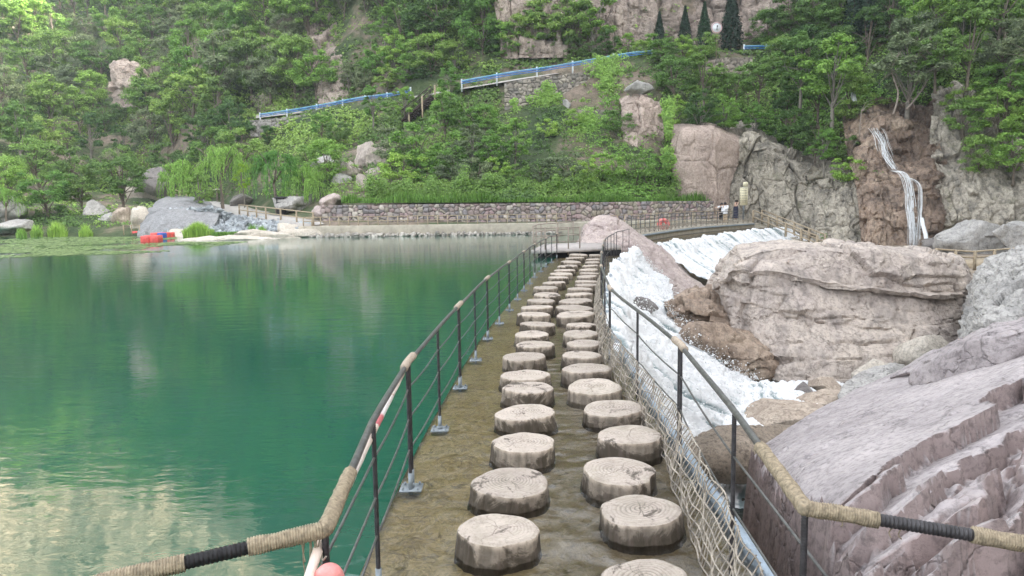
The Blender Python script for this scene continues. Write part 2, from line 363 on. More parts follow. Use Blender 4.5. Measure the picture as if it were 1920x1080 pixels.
for px, l in COLS:
    a = np.array(l, float); seg = np.hypot(np.diff(a[:, 0]), np.diff(a[:, 1])*4); t = np.concatenate([[0], np.cumsum(seg)]); t /= t[-1]
    u = np.linspace(0, 1, NRW); Cc.append([at(px, y, d) for y, d in zip(np.interp(u, t, a[:, 0]), np.interp(u, t, a[:, 1]))])
Cc = np.swapaxes(np.array(Cc), 0, 1)
def li_cols(A, n):
    v = np.linspace(0, A.shape[1]-1, n); i = np.clip(np.floor(v).astype(int), 0, A.shape[1]-2); t = (v-i)[None, :, None]; return A[:, i]*(1-t)+A[:, i+1]*t
HG = li_cols(Cc, 320)
hn = grid_normals(HG); hd = fbm(HG.reshape(-1, 3), .12, 5, 3).reshape(HG.shape[:2])
famp = np.clip((HG[..., 1]-54)/30, 0, 1)*1.8
HGd = HG+hn*(hd*famp)[..., None]
hills = npmesh('hills', HGd.reshape(-1, 3), grid_faces(NRW, 320), M['hill'], smooth=True); tag(hills, kind='structure')

# unseen ridge added on the right, shaped to keep the valley in shade
rp = np.array([[62, -103, 75], [77, -55, 90], [92, -8, 105], [104, 30, 130], [116, 68, 155], [121, 83, 150], [126, 98, 85], [131, 114, 25]], float)
u = np.linspace(0, len(rp)-1, 60); ridge = catmull(rp, u); G = []
for k, r in enumerate(ridge):
    row = []
    for q in np.linspace(-1, 1, 25):
        row.append([r[0]+q*(34 if q < 0 else 60)+(6 if q < 0 else 0)*abs(q), r[1]+q*12, r[2]*(1-abs(q)**1.15)-4])
    G.append(row)
G = np.array(G); G[..., :] += fbm(G.reshape(-1, 3), .05, 4, 9).reshape(G.shape[:2])[..., None]*np.array([4, 4, 3])
tag(npmesh('shade_ridge', G.reshape(-1, 3), grid_faces(60, 25), M['hill'], smooth=True), kind='structure')

# ------------------------------------------------------------------ weir and water
LE = np.array([[-.95, -14], [-.85, 0], [-.80, 4.9], [-.66, 7.8], [-.46, 10.7], [-.16, 13.65], [.18, 16.75], [.52, 19.9], [1.0, 23.3], [1.55, 26.8], [1.9, 29.5], [3.2, 33], [6.4, 38.5], [10, 45], [14, 51], [18.6, 57.3]])
RE = np.array([[1.22, -14], [1.22, 0], [1.25, 4.9], [1.30, 7.8], [1.42, 10.7], [1.68, 13.65], [2.1, 16.75], [2.6, 19.9], [3.1, 23.3], [3.9, 26.8], [4.6, 29.5], [5.4, 32.2], [8.4, 37.5], [11.8, 43.6], [15.6, 49.6], [20.0, 55.8]])
WZ = .03
def m_water(name, deep, scale=1., st=.35, tint=None):
    b = NB(name); c1 = b.co((.55*scale, 1.5*scale, 1)); c2 = b.co((1.3*scale, 2.6*scale, 1), rot=(0, 0, .5))
    n1 = b.noise(c1, 1.3, 3, .5, .6); n2 = b.noise(c2, 3.2, 3, .55, .8)
    c3 = b.co((.06, .12, 1)); n3 = b.ramp(b.noise(c3, 1., 3, .5), [(.38, .35), (.62, 1.)])
    h = b.math('ADD', n1, b.math('MULTIPLY', n2, .35)); h = b.math('MULTIPLY', h, n3)
    return b, b.bump(h, st, .05)
b, nr = m_water('pool_water', None, 1.15, .17)
cn = b.noise(b.co((.05, .09, 1)), 1.2, 3, .5, .5); ccol = b.ramp(cn, [(.35, (.010, .076, .049)), (.7, (.017, .106, .067))])
b.fin(ccol, .035, nr, IOR=1.5); M['pool'] = b.m
b, nr = m_water('shallow', None, 2.6, 1.)
c1 = b.co((5, 2.2, 1)); nn = b.noise(c1, 2.6, 5, .65, 1.8); nr2 = b.bump(nn, .5, .02)
tr = b.n('BsdfTransparent'); tr.inputs[0].default_value = (.96, .95, .88, 1); gl = b.n('BsdfGlossy'); gl.inputs['Roughness'].default_value = .03; b.l(nr2, gl.inputs['Normal'])
fr = b.n('Fresnel'); fr.inputs[0].default_value = 1.75; b.l(nr2, fr.inputs[1]); mx = b.n('MixShader'); b.l(fr.outputs[0], mx.inputs[0]); b.l(tr.outputs[0], mx.inputs[1]); b.l(gl.outputs[0], mx.inputs[2]); b.l(mx.outputs[0], b.out.inputs[0]); M['shallow'] = b.m

pl = [(-220, -14), *[tuple(x) for x in LE], (22, 80), (-220, 80)]
# pool as a strip mesh from the weir outwards
us = np.linspace(0, 1, 60)**2
LEs = smooth_path(np.c_[LE, np.zeros(len(LE))], 140)[:, :2]
G = np.array([[[x-220*t, y+ (60 if y > 50 else 0)*0, WZ] for t in us] for x, y in LEs])
tag(npmesh('lake_water', G.reshape(-1, 3), grid_faces(140, 60), M['pool']), kind='structure')
v = np.array([[LEs[-1][0]-220, LEs[-1][1], WZ], [LEs[-1][0]+2, LEs[-1][1], WZ], [LEs[-1][0]+2, 75, WZ], [LEs[-1][0]-220, 75, WZ]])
tag(npmesh('lake_water', v, np.array([[0, 1, 2, 3]]), M['pool']), kind='structure')

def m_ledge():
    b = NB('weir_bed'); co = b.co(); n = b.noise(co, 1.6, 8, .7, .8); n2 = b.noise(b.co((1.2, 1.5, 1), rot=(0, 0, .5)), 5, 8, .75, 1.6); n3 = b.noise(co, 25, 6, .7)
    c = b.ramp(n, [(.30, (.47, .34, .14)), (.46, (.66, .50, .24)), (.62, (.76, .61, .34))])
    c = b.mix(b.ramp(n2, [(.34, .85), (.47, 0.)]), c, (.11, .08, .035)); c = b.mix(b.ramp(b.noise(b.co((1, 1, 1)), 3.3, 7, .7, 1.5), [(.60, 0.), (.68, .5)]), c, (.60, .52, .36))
    a = b.n('Attribute', attribute_name='Col'); c = b.mix(1., c, a.outputs[0], 'MULTIPLY'); wv = b.noise(b.co((1.5, 1, 1), rot=(0, 0, .6)), 5, 5, .6, 3.0); c = b.mix(b.ramp(wv, [(.40, .5), (.47, 0.), (.53, 0.), (.60, .35)]), c, (.22, .17, .09)); nr = b.bump(n2, .8, .03); nr = b.bump(n3, .5, .01, nr)  # dark streaks painted into the bed colour stand in for water ripple light
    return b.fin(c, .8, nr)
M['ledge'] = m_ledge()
REs = smooth_path(np.c_[RE, np.zeros(len(RE))], 140)[:, :2]
nv = 46; G = np.zeros((140, nv, 3)); colr = np.ones((140, nv, 3))
for i in range(140):
    for j in range(nv):
        t = (j-2)/(nv-5)
        if j == 0: p = [LEs[i][0]-.25, LEs[i][1], -1.5]
        elif j == 1: p = [LEs[i][0]-.03, LEs[i][1], -.02]
        elif j >= nv-2: p = [REs[i][0]+(.0 if j == nv-2 else .15), REs[i][1], -.02 if j == nv-2 else -3]
        else: p = [*(LEs[i]*(1-t)+REs[i]*t), 0]
        G[i, j] = p
        tt = min(max(t, 0), 1); m_ = .5+.5*math.tanh((tt-.42)*10); colr[i, j] = np.array([1, 1, 1])*(1-m_)+np.array([.50, .50, .60])*m_
pn = fbm(G.reshape(-1, 3), 1.5, 5, 21).reshape(140, nv); G[:, 2:-2, 2] += pn[:, 2:-2]*.018-.01
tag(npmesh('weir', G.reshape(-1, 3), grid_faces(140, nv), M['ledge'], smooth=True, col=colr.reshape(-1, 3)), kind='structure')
yy = np.concatenate([np.arange(-2, 12, .030), np.linspace(12, 57, 160)]); tt = np.linspace(0, 1, 76)
lx = lambda E, y: np.interp(y, E[:, 1], E[:, 0])
G = np.array([[[lx(LEs, y)*(1-t)+lx(REs, y)*t, y, WZ] for t in tt] for y in yy]); p = G.reshape(-1, 3)
q_ = p*np.array([4.2, 4.8, 1]); q_[:, 1] += 2.2*fbm(p, 1.0, 3, 61); q_[:, 0] += 1.8*fbm(p, 1.2, 3, 66); tq = np.tile(tt, len(yy))
rip = (1-np.abs(fbm(q_, 1., 4, 62, .55))*2.6)*.0105+fbm(p, 10, 3, 63)*.0050; G[..., 2] += (rip*(.25+.75*sst(.18, .55, tq))).reshape(G.shape[:2])
tag(npmesh('shallow_water', G.reshape(-1, 3), grid_faces(len(yy), 76), M['shallow'], smooth=True), kind='structure')

# river bed below the weir
G = np.array([[[x, y, -2.75] for x in np.linspace(1.3, 60, 90)] for y in np.linspace(-14, 48, 90)])
G[..., 2] += fbm(G.reshape(-1, 3), .35, 5, 5).reshape(90, 90)*.6
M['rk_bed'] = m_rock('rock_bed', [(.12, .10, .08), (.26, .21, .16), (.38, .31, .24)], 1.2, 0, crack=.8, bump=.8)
tag(npmesh('river_bed', G.reshape(-1, 3), grid_faces(90, 90), M['rk_bed'], smooth=True), kind='structure')
v = np.array([[1.25, -14, -2.15], [60, -14, -2.15], [60, 46, -2.15], [1.25, 46, -2.15]])
b, nr = m_water('stream_water', None, 3., .5); b.fin((.035, .04, .035), .05, nr, IOR=1.4); M['stream'] = b.m
tag(npmesh('stream', v, np.array([[0, 1, 2, 3]]), M['stream']), kind='structure')

# white water
def m_foam():
    b = NB('foam'); co = b.co(); n2 = b.noise(co, 6, 7, .6, 1.2); n3 = b.noise(co, 2, 5, .6, 1.); a = b.n('Attribute', attribute_name='Col')
    h = b.math('ADD', b.math('MULTIPLY', n2, .6), b.math('MULTIPLY', n3, .5)); c = b.mix(b.ramp(h, [(.42, .38), (.50, 0.)]), a.outputs[0], (.42, .50, .52))
    nr = b.bump(n3, .5, .10); nr = b.bump(n2, .5, .03, nr)
    b.fin(c, .6, nr); tr = b.n('BsdfTranslucent'); b.l(c, tr.inputs[0]); mx = b.n('MixShader'); mx.inputs[0].default_value = .3; b.l(b.p.outputs[0], mx.inputs[1]); b.l(tr.outputs[0], mx.inputs[2]); b.l(mx.outputs[0], b.out.inputs[0]); return b.m
M['foam'] = m_foam()
M['fall'] = m_plain('fall', (.80, .82, .83), .4, .12, 6, .3, .02)
def white_water(name, ctrl, nr_, nc_, amp=.12, stretch=(1., 1.), seed=0, kind='structure', ragged=0):
    G = patch_pts(ctrl, nr_, nc_); n = grid_normals(G)
    uu, vv = np.meshgrid(np.linspace(0, 1, nc_), np.linspace(0, 1, nr_)); P0 = G.reshape(-1, 3)
    wu = uu.ravel()*stretch[0]; wv = vv.ravel()*stretch[1]; w1 = fbm(np.c_[wu*.4, wv*1.2, 0*wu+seed], 1, 3, seed)*1.0; wu = wu*1.25
    q = np.c_[wu+w1, wv, 0*wu+seed]; d = 1-np.abs(fbm(q, 1, 5, seed, .6))*3.2; st = fbm(np.c_[(wu+w1)*3.0, wv*.75, 0*wu], 1.1, 4, seed+9, .6)
    e = fbm(P0*np.array([1, 1, 1]), 3.4, 6, seed+5, .72); lump = np.maximum(0, fbm(P0, 1.1, 4, seed+7))*2
    hgt = (d*.45+st*1.25+e*.75+lump*.9)*amp
    G = G+n*hgt.reshape(nr_, nc_)[..., None]
    m_ = sst(-.34, .02, st*1.5+e*.9+.2*d-.16+.25*(1-np.exp(-vv.ravel()*5)))[:, None]; col = np.array([.30, .38, .39])*(1-m_)+np.array([.97, .97, .97])*m_
    return tag(npmesh(name, G.reshape(-1, 3), grid_faces(nr_, nc_), M['foam'], smooth=True, col=col), kind=kind)
# near cascade: rows across the flow, columns along the weir crest
top = [[1.32, 9.4, -.02], [1.48, 11.5, .01], [1.72, 14, .01], [2.12, 17, .01], [2.62, 20, .01], [3.12, 23.3, .01], [3.92, 26.8, .01], [4.75, 29.6, .01], [5.2, 31.4, .01]]
bot = [[2.9, 10.0, -2.3], [3.5, 12.4, -2.3], [5.3, 14.8, -2.3], at(1395, 705, 17.3), at(1335, 645, 18.8), at(1280, 595, 20.5), at(1262, 560, 24.5), at(1245, 528, 28.5), at(1195, 488, 31.2)]
top = np.array(top); bot = np.array(bot)
prof = [(0, 0), (.06, .03), (.22, .30), (.5, .62), (.78, .86), (1, 1)]
ctrl = [[[t_[0]+(b_[0]-t_[0])*a, t_[1]+(b_[1]-t_[1])*a, t_[2]+(b_[2]-t_[2])*q] for t_, b_ in zip(top, bot)] for a, q in prof]
white_water('cascade', ctrl, 260, 700, .15, (26, 2.2), 3)
ctrl = [[[x0, y, -2.12+dz] for x0 in xs] for y, xs, dz in ((9.6, (2.4, 3.2, 4.0, 4.6), 0), (11.5, (3, 4.2, 5.0, 5.8), .03), (13.2, (3.8, 5.2, 6.0, 6.9), .06), (15, (4.6, 5.8, 6.7, 7.5), .08), (16.2, (5, 6, 7, 7.8), .05))]
white_water('foam_pool', ctrl, 200, 200, .07, (6, 3), 8)
# far fall under the bridge
top = np.array([[6.6, 34.8, -.05], [8.6, 37.7, -.02], [12, 43.7, .0], [15.8, 49.7, .0], [20.2, 56.0, .0]]); bot = top+np.array([[2.6, -3.2, -1.7], [4.0, -3.6, -2.3], [5.2, -4., -2.6], [5.6, -4.2, -2.6], [5.6, -4.2, -2.6]])
ctrl = [[[t_[0]+(b_[0]-t_[0])*a, t_[1]+(b_[1]-t_[1])*a, t_[2]+(b_[2]-t_[2])*q] for t_, b_ in zip(top, bot)] for a, q in prof]
white_water('waterfall', ctrl, 130, 420, .15, (34, 1.2), 13)
ctrl = [[[8+s_*14, y, -2.4] for s_ in np.linspace(0, 1, 5)] for y in (29, 34, 40, 46, 54)]
white_water('rapids', ctrl, 80, 80, .12, (8, 8), 15)

# flying droplets and froth along the foot and crest of the falls
rg = np.random.default_rng(44); th = np.array([[0, 0, 1], [1, 0, 0], [0, 1, 0], [-1, 0, 0], [0, -1, 0], [0, 0, -1]], float); tf = np.array([[0, 1, 2], [0, 2, 3], [0, 3, 4], [0, 4, 1], [5, 2, 1], [5, 3, 2], [5, 4, 3], [5, 1, 4]])
cs = []
bt = np.array([np.array(x, float) for x in [[2.9, 10.0, -2.3], [3.5, 12.4, -2.3], [5.3, 14.8, -2.3], at(1395, 705, 17.3), at(1335, 645, 18.8), at(1280, 595, 20.5), at(1262, 560, 24.5), at(1245, 528, 28.5), at(1195, 488, 31.2)]]); tp = np.array([[1.32, 9.4, -.02], [1.48, 11.5, .01], [1.72, 14, .01], [2.12, 17, .01], [2.62, 20, .01], [3.12, 23.3, .01], [3.92, 26.8, .01], [4.75, 29.6, .01], [5.2, 31.4, .01]])
uu = rg.uniform(0, 8, 7000); aa = 1-rg.random(7000)**1.6*.9; lo = catmull(bt, uu); hi = catmull(tp, uu); cs = hi*(1-aa)[:, None]+lo*aa[:, None]; cs[:, 2] += .10+np.abs(rg.normal(0, .13, 7000)); cs[:, :2] += rg.normal(0, .06, (7000, 2))
rr = rg.uniform(.004, .016, 7000)*(1+1.0*(rg.random(7000) > .93)); v = (cs[:, None]+th[None]*rr[:, None, None]).reshape(-1, 3); f = (np.arange(7000)[:, None, None]*6+tf[None]).reshape(-1, 3)
tag(npmesh('spray', v, f, M['foam'], smooth=True, col=np.full((len(v), 3), .9)), kind='stuff')

# ------------------------------------------------------------------ rocks
def boulder(name, c, r, mat, seed, rz=0, planes=16, noise=.06, nn=72, tilt=0, sharp=14, label=None, cat='rock', group=None, kind=None, squash=1.):
    rg = np.random.default_rng(seed); th = np.linspace(0, math.pi, nn//2+1); ph = np.linspace(0, 2*math.pi, nn, endpoint=False)
    T, P = np.meshgrid(th, ph, indexing='ij'); d = np.stack([np.sin(T)*np.cos(P), np.sin(T)*np.sin(P), np.cos(T)], -1).reshape(-1, 3)
    N = rg.normal(size=(planes, 3)); N /= np.linalg.norm(N, axis=1)[:, None]; h = rg.uniform(.72, 1., planes)
    q = np.maximum(d@N.T/h, 1e-3); rad = 1/np.maximum((q**sharp).sum(1)**(1/sharp), .75)
    v = d*rad[:, None]; big = float(np.mean(r))
    v = v*np.array(r); v = v+d*(fbm(v+seed, 1.6/big, 5, seed, .6)*big*noise*2.2)[:, None]
    F1, F2, idv, dv = worley(v*(1.5/big)+seed, seed, .9, True); tv = np.stack([_h((idv*9973).astype(np.int64), 0*idv.astype(np.int64)+j, 0*idv.astype(np.int64))-.5 for j in range(3)], 1); v = v+d*((idv-.5)*big*noise*1.3+(dv*tv).sum(1)*big*noise*2.2-np.exp(-(F2-F1)*40)*big*noise*.5)[:, None]; v = v+d*(fbm(v, 9/big, 4, seed+3, .6)*big*noise*.45)[:, None]
    Mt = (Matrix.Rotation(rz, 3, 'Z') @ Matrix.Rotation(tilt, 3, 'Y')); v = v@np.array(Mt).T
    o = npmesh(name, v, grid_faces(len(th), nn, True, True), mat, smooth=True); o.location = V(c)
    try: o.data.set_sharp_from_angle(angle=R_(38))
    except Exception: pass
    if label: tag(o, label, cat, group)
    if kind: tag(o, kind=kind)
    return o
def rockpatch(name, rows, nr_, nc_, mat, amp=.1, cell=1., seed=0, blk=.1, label=None, cat='rock', group=None, kind=None, aniso=(1, 1, 1), crack=.12, colf=None, linear=False, fine=.3):
    G = patch_pts([[at(*p) for p in r] for r in rows], nr_, nc_, linear); n = grid_normals(G); p = G.reshape(-1, 3)
    d = fbm(p, .7/cell, 6, seed, .58)*amp; w_ = p*np.array(aniso)/cell; w_ = w_+.12*np.stack([fbm(p, .7/cell, 3, seed+1), fbm(p, .7/cell, 3, seed+2), fbm(p, .7/cell, 3, seed+3)], 1)
    tl = lambda i, k: np.stack([_h((i*9973).astype(np.int64), 0*i.astype(np.int64)+j, 0*i.astype(np.int64)+k)-.5 for j in range(3)], 1)
    F1, F2, idv, dv = worley(w_, seed+4, .62, True, True); e = F2-F1; d = d+(idv-.5)*blk*2+(dv*tl(idv, 1)).sum(1)*blk*2.6-np.exp(-e*45)*crack
    F1b, F2b, idb, dvb = worley(w_*2.6+.15*fbm(p, 3/cell, 3, seed+12)[:, None], seed+9, .85, True, True); d = d+(idb-.5)*blk*.7+(dvb*tl(idb, 2)).sum(1)*blk*1.1-np.exp(-(F2b-F1b)*30)*crack*.4
    F1c, F2c, idc, dvc = worley(w_*7.3, seed+15, .9, True); d = d+(idc-.5)*blk*.22+(dvc*tl(idc, 3)).sum(1)*blk*.4
    d = d+fbm(p, 5/cell, 4, seed+7, .65)*amp*fine
    col = np.repeat((.80+.30*idv+.12*idb)[:, None], 3, 1)*(1-.3*np.exp(-e*60))[:, None]
    if colf is not None: col = colf(p, col)
    G = G+n*d.reshape(nr_, nc_)[..., None]
    o = npmesh(name, G.reshape(-1, 3), grid_faces(nr_, nc_), mat, smooth=True, col=col)
    try: o.data.set_sharp_from_angle(angle=R_(45))
    except Exception: pass
    if label: tag(o, label, cat, group)
    if kind: tag(o, kind=kind)
    return o
# rock mound between the two falls
rockpatch('rock_mound', [
 [(1080, 470, 37), (1100, 440, 38), (1130, 425, 39), (1165, 430, 39), (1200, 455, 38), (1245, 480, 37), (1290, 515, 36), (1350, 560, 35)],
 [(1083, 456, 33), (1100, 425, 34), (1130, 407, 35), (1165, 414, 35), (1200, 440, 34.5), (1238, 466, 34), (1283, 503, 33.2), (1335, 548, 32.6)],
 [(1083, 462, 31.8), (1105, 440, 32.6), (1138, 432, 33.2), (1172, 440, 33), (1203, 462, 32.8), (1240, 492, 32.4), (1280, 522, 31.6), (1330, 560, 31)],
 [(1085, 470, 30.6), (1112, 466, 30.8), (1150, 466, 31.2), (1184, 474, 31.2), (1206, 490, 31.2), (1238, 512, 31), (1270, 538, 30.4), (1318, 570, 30)],
 [(1085, 486, 30.2), (1112, 486, 30.4), (1150, 496, 30.7), (1182, 508, 30.7), (1204, 526, 30.8), (1232, 548, 30.6), (1262, 572, 30.1), (1310, 600, 29.7)]],
 110, 200, M['rk_mound'], .16, 1.6, 5, .07, 'pinkish domed rock ridge dividing the two white falls behind the stump path', crack=.07)
# long flat topped block
rockpatch('rock_block', [
 [(1328, 560, 27), (1350, 500, 27), (1385, 470, 27), (1430, 462, 27), (1520, 464, 27), (1630, 472, 27), (1740, 484, 27), (1815, 515, 27), (1850, 560, 27)],
 [(1330, 535, 22), (1352, 485, 21.5), (1378, 455, 21), (1420, 448, 21), (1510, 449, 20.5), (1630, 457, 20.2), (1740, 469, 20.2), (1800, 488, 20.5), (1832, 530, 22)],
 [(1331, 540, 21), (1350, 505, 19.6), (1385, 475, 19), (1430, 462, 18.6), (1520, 466, 18.3), (1630, 474, 18.1), (1740, 486, 18.2), (1805, 505, 18.8), (1834, 540, 21)],
 [(1331, 545, 20.6), (1352, 522, 19.0), (1390, 505, 18.4), (1440, 508, 18.0), (1520, 522, 17.8), (1630, 534, 17.7), (1740, 545, 17.8), (1808, 548, 18.5), (1834, 560, 20.8)],
 [(1331, 555, 20.6), (1354, 530, 19.05), (1392, 513, 18.45), (1440, 517, 18.1), (1520, 531, 17.9), (1630, 543, 17.8), (1740, 553, 17.9), (1808, 556, 18.6), (1832, 575, 20.8)],
 [(1340, 600, 20.3), (1370, 590, 18.7), (1410, 590, 18.1), (1450, 600, 17.7), (1530, 610, 17.5), (1630, 620, 17.4), (1740, 620, 17.5), (1805, 620, 18.2), (1828, 640, 20.9)],
 [(1350, 660, 19.8), (1380, 660, 18.2), (1420, 670, 17.5), (1470, 690, 16.9), (1550, 700, 16.7), (1640, 702, 16.7), (1730, 695, 16.8), (1795, 690, 17.4), (1820, 690, 20.2)],
 [(1350, 720, 20), (1380, 740, 17.8), (1420, 750, 17.1), (1470, 760, 16.4), (1550, 765, 16.3), (1640, 765, 16.3), (1730, 755, 16.4), (1795, 750, 16.9), (1820, 740, 19)]],
 190, 300, M['rk_block'], .17, 1.5, 31, .085, 'long flat-topped pinkish grey block with a purple upper band behind the cascade', crack=.05,
 colf=lambda p, c: c*np.where((p[:, 2]+.22*fbm(p, .8, 4, 2) > -.05)[:, None], np.array([.90, .75, .78]), np.array([1.22, 1.13, .98])), aniso=(.5, .5, 1.7), fine=.4, linear=True)
M['rk_block'].node_tree  # colours of the band come with the vertex colours
# slab rock in the middle of the cascade
rockpatch('rock_slab', [
 [(1246, 600, 23), (1285, 580, 23), (1330, 570, 23), (1400, 575, 23), (1455, 600, 23), (1475, 640, 23)],
 [(1248, 578, 20.3), (1288, 548, 20.6), (1330, 539, 21), (1400, 549, 21), (1448, 572, 20.6), (1462, 605, 20.6)],
 [(1250, 582, 19.6), (1286, 572, 19.2), (1335, 585, 18.8), (1400, 600, 18.8), (1452, 600, 19.0), (1466, 625, 19.6)],
 [(1256, 592, 19.6), (1292, 592, 19.2), (1340, 608, 18.9), (1400, 622, 18.9), (1455, 630, 19.1), (1468, 650, 19.6)],
 [(1262, 600, 19.4), (1300, 615, 18.9), (1345, 635, 18.5), (1405, 655, 18.4), (1455, 665, 18.8), (1470, 680, 19.4)],
 [(1275, 640, 18.6), (1320, 680, 18), (1360, 710, 17.6), (1410, 730, 17.4), (1455, 730, 17.8), (1470, 730, 18.6)]],
 90, 130, M['rk_brown'], .16, .9, 41, .09, 'brown slab with a flat grey top beside the cascade', crack=.07)
rockpatch('boulder', [
 [(1296, 650, 19.6), (1350, 632, 19.4), (1400, 640, 19.2), (1450, 665, 19), (1494, 706, 18.9)],
 [(1302, 622, 18.4), (1350, 607, 18.3), (1402, 618, 18.1), (1452, 646, 17.9), (1488, 689, 17.8)],
 [(1306, 634, 17.7), (1352, 642, 17.3), (1400, 662, 17.0), (1448, 682, 16.9), (1485, 699, 17.2)],
 [(1312, 648, 17.7), (1356, 672, 17.3), (1402, 703, 16.9), (1442, 731, 16.9), (1472, 724, 17.4)],
 [(1320, 690, 18), (1360, 720, 17.6), (1400, 750, 17.2), (1440, 765, 17.2), (1470, 755, 17.7)]],
 90, 120, M['rk_brown'], .10, .8, 45, .05, 'big tan angular boulder leaning into the white water below the brown slab', crack=.04, linear=True, aniso=(.7, .7, 1.4))
boulder('boulder', at(1345, 640, 17.9), (.85, .65, .42), M['rk_brown'], 18, .5, 8, .035, 90, R_(18), 45, label='smaller brown boulder wedged at the foot of the brown slab')
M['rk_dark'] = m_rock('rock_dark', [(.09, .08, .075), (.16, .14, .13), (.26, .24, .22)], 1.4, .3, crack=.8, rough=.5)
boulder('boulder', at(1203, 568, 18.5)-np.array([0, 0, .12]), (.34, .4, .3), M['rk_dark'], 8, 0, 14, .06, 64, label='small dark wet rock poking out of the upper cascade')
for k, (px, py, D, r, mt, lb) in enumerate([
 (1650, 692, 15.9, (.42, .4, .30), 'rk_pale', 'pale rounded boulder at the foot of the long block'),
 (1550, 718, 15.6, (.34, .3, .18), 'rk_tan', 'small reddish boulder beside the stream left of the pale boulder'),
 (1480, 775, 13.4, (.62, .6, .22), 'rk_tan', 'low tan rock where the foam pool spills out'),
 (1560, 750, 14.6, (.75, .45, .22), 'rk_tan', 'flat brown rock between the stream and the slab'),
 (1660, 722, 14.4, (1.4, .5, .25), 'rk_grey', 'low grey ledge behind the big purple slab'),
 (1425, 835, 10.4, (.42, .85, .34), 'rk_bed', 'mossy tan rock between the foam and the big purple slab'),
 (1735, 665, 16.6, (.5, .4, .5), 'rk_pale', 'pale lump of rock against the long block on the right'),
 (1505, 735, 15.6, (.3, .3, .18), 'rk_dark', 'small dark stone in the stream below the tan boulder')]):
    boulder('boulder', at(px, py, D)-np.array([0, 0, r[2]*.25]), r, M[mt], 60+k, k, 9, .04, 90, 0, 40, label=lb)
# grey rock at the right edge
rockpatch('rock_outcrop', [
 [(1800, 640, 20), (1826, 560, 20), (1850, 520, 20), (1890, 490, 20), (1940, 480, 20), (2060, 470, 20), (2200, 500, 20)],
 [(1808, 640, 15), (1828, 545, 14.8), (1845, 508, 14.6), (1885, 482, 14.4), (1935, 468, 14.2), (2050, 460, 14), (2180, 480, 14)],
 [(1806, 645, 14), (1826, 565, 13.6), (1848, 540, 13.2), (1890, 520, 12.9), (1940, 510, 12.7), (2050, 500, 12.6), (2180, 520, 12.6)],
 [(1802, 650, 13), (1822, 600, 12.6), (1850, 575, 12.2), (1895, 565, 11.9), (1945, 555, 11.8), (2050, 550, 11.7), (2180, 560, 11.7)],
 [(1795, 680, 12), (1815, 650, 11.6), (1850, 640, 11.2), (1895, 640, 11), (1945, 640, 11), (2050, 640, 11), (2180, 640, 11)],
 [(1795, 760, 11.6), (1815, 760, 11.2), (1850, 760, 11), (1895, 760, 10.8), (1945, 760, 10.8), (2050, 760, 10.8), (2180, 760, 10.8)]],
 130, 170, M['rk_grey'], .22, 1.1, 51, .08, 'pale grey fissured rock at the right edge under the wooden walkway', crack=.08, fine=.5)
# the big tilted slab beside the path: a height field with stepped ledges
A_, B_, G_ = np.array([2.26, 7.2, -.57]), np.array([4.95, 9.5, -.28]), np.array([3.8, 5.5, .62])
nrm = np.cross(B_-A_, G_-A_); nrm /= nrm[2]
u0 = np.array([1.95, 4.15]); u1 = np.array([4.1, 5.6]); ud = (u1-u0)/np.linalg.norm(u1-u0); un = np.array([ud[1], -ud[0]])   # un points to the camera side
nx, ny = 420, 520; X, Y = np.meshgrid(np.linspace(1.3, 9.6, nx), np.linspace(1.6, 12.0, ny)); P2 = np.stack([X, Y], -1).reshape(-1, 2); P3 = np.c_[P2, np.zeros(len(P2))]
pz = A_[2]-(nrm[0]*(P2[:, 0]-A_[0])+nrm[1]*(P2[:, 1]-A_[1]))
U = (P2-u0)@ud; W = (P2-u0)@un
W2 = W+.22*fbm(np.c_[U*1.3, W*.5, 0*U], 1.2, 3, 71)+.05*fbm(P3, 6, 3, 72)
blk = np.floor(U*1.6+.6*vnoise(np.c_[np.floor(W2*2.4), 0*U, 0*U]*3.7, 5)); jag = _h(blk.astype(int), np.floor(W2*2.2).astype(int), (0*blk).astype(int), 6)
zc = pz.copy()
step = lambda w0, dz, wd=.035: -dz*sst(w0, w0+wd, W2+(jag-.5)*.16)
zc = pz*(1-sst(-.1, 1.2, W))+np.minimum(pz, .80-.02*U)*sst(-.1, 1.2, W)
zc = zc+step(.0, .17, .02)+step(.26, .15, .02)+step(.62, .20, .02)+step(1.10, .16, .02)+step(1.55, .16, .02)
F1, F2, idv, dv = worley(np.c_[U*1.4, W*2.2, 0*U]+.3*fbm(P3, 2, 3, 77)[:, None], 78, .9, True, True); zc += sst(.1, .6, W2)*((idv-.5)*.26+(dv*np.stack([_h((idv*9973).astype(np.int64), (0*idv).astype(np.int64)+j, (0*idv).astype(np.int64))-.5 for j in range(3)], 1)).sum(1)*.5-np.exp(-(F2-F1)*45)*.08)
F1, F2, idv, dv = worley(np.c_[U*4.1, W*5.2, 0*U]+.3*fbm(P3, 3, 3, 79)[:, None], 80, .9, True); zc += sst(.05, .5, W2)*((idv-.5)*.07+(dv*np.stack([_h((idv*9973).astype(np.int64), (0*idv).astype(np.int64)+j, (0*idv).astype(np.int64))-.5 for j in range(3)], 1)).sum(1)*.14-np.exp(-(F2-F1)*40)*.02)
zc += fbm(P3, .8, 5, 73)*.05+fbm(P3*np.array([1, 1, 1]), 7, 5, 74, .6)*(.006+.03*sst(.0, .4, W2))
F1, F2, idv = worley(np.c_[U*.55, W*2.6, 0*U]+.5*fbm(P3, .7, 3, 81)[:, None], 82); zc += (1-sst(-.1, .2, W2))*((idv-.5)*.03)
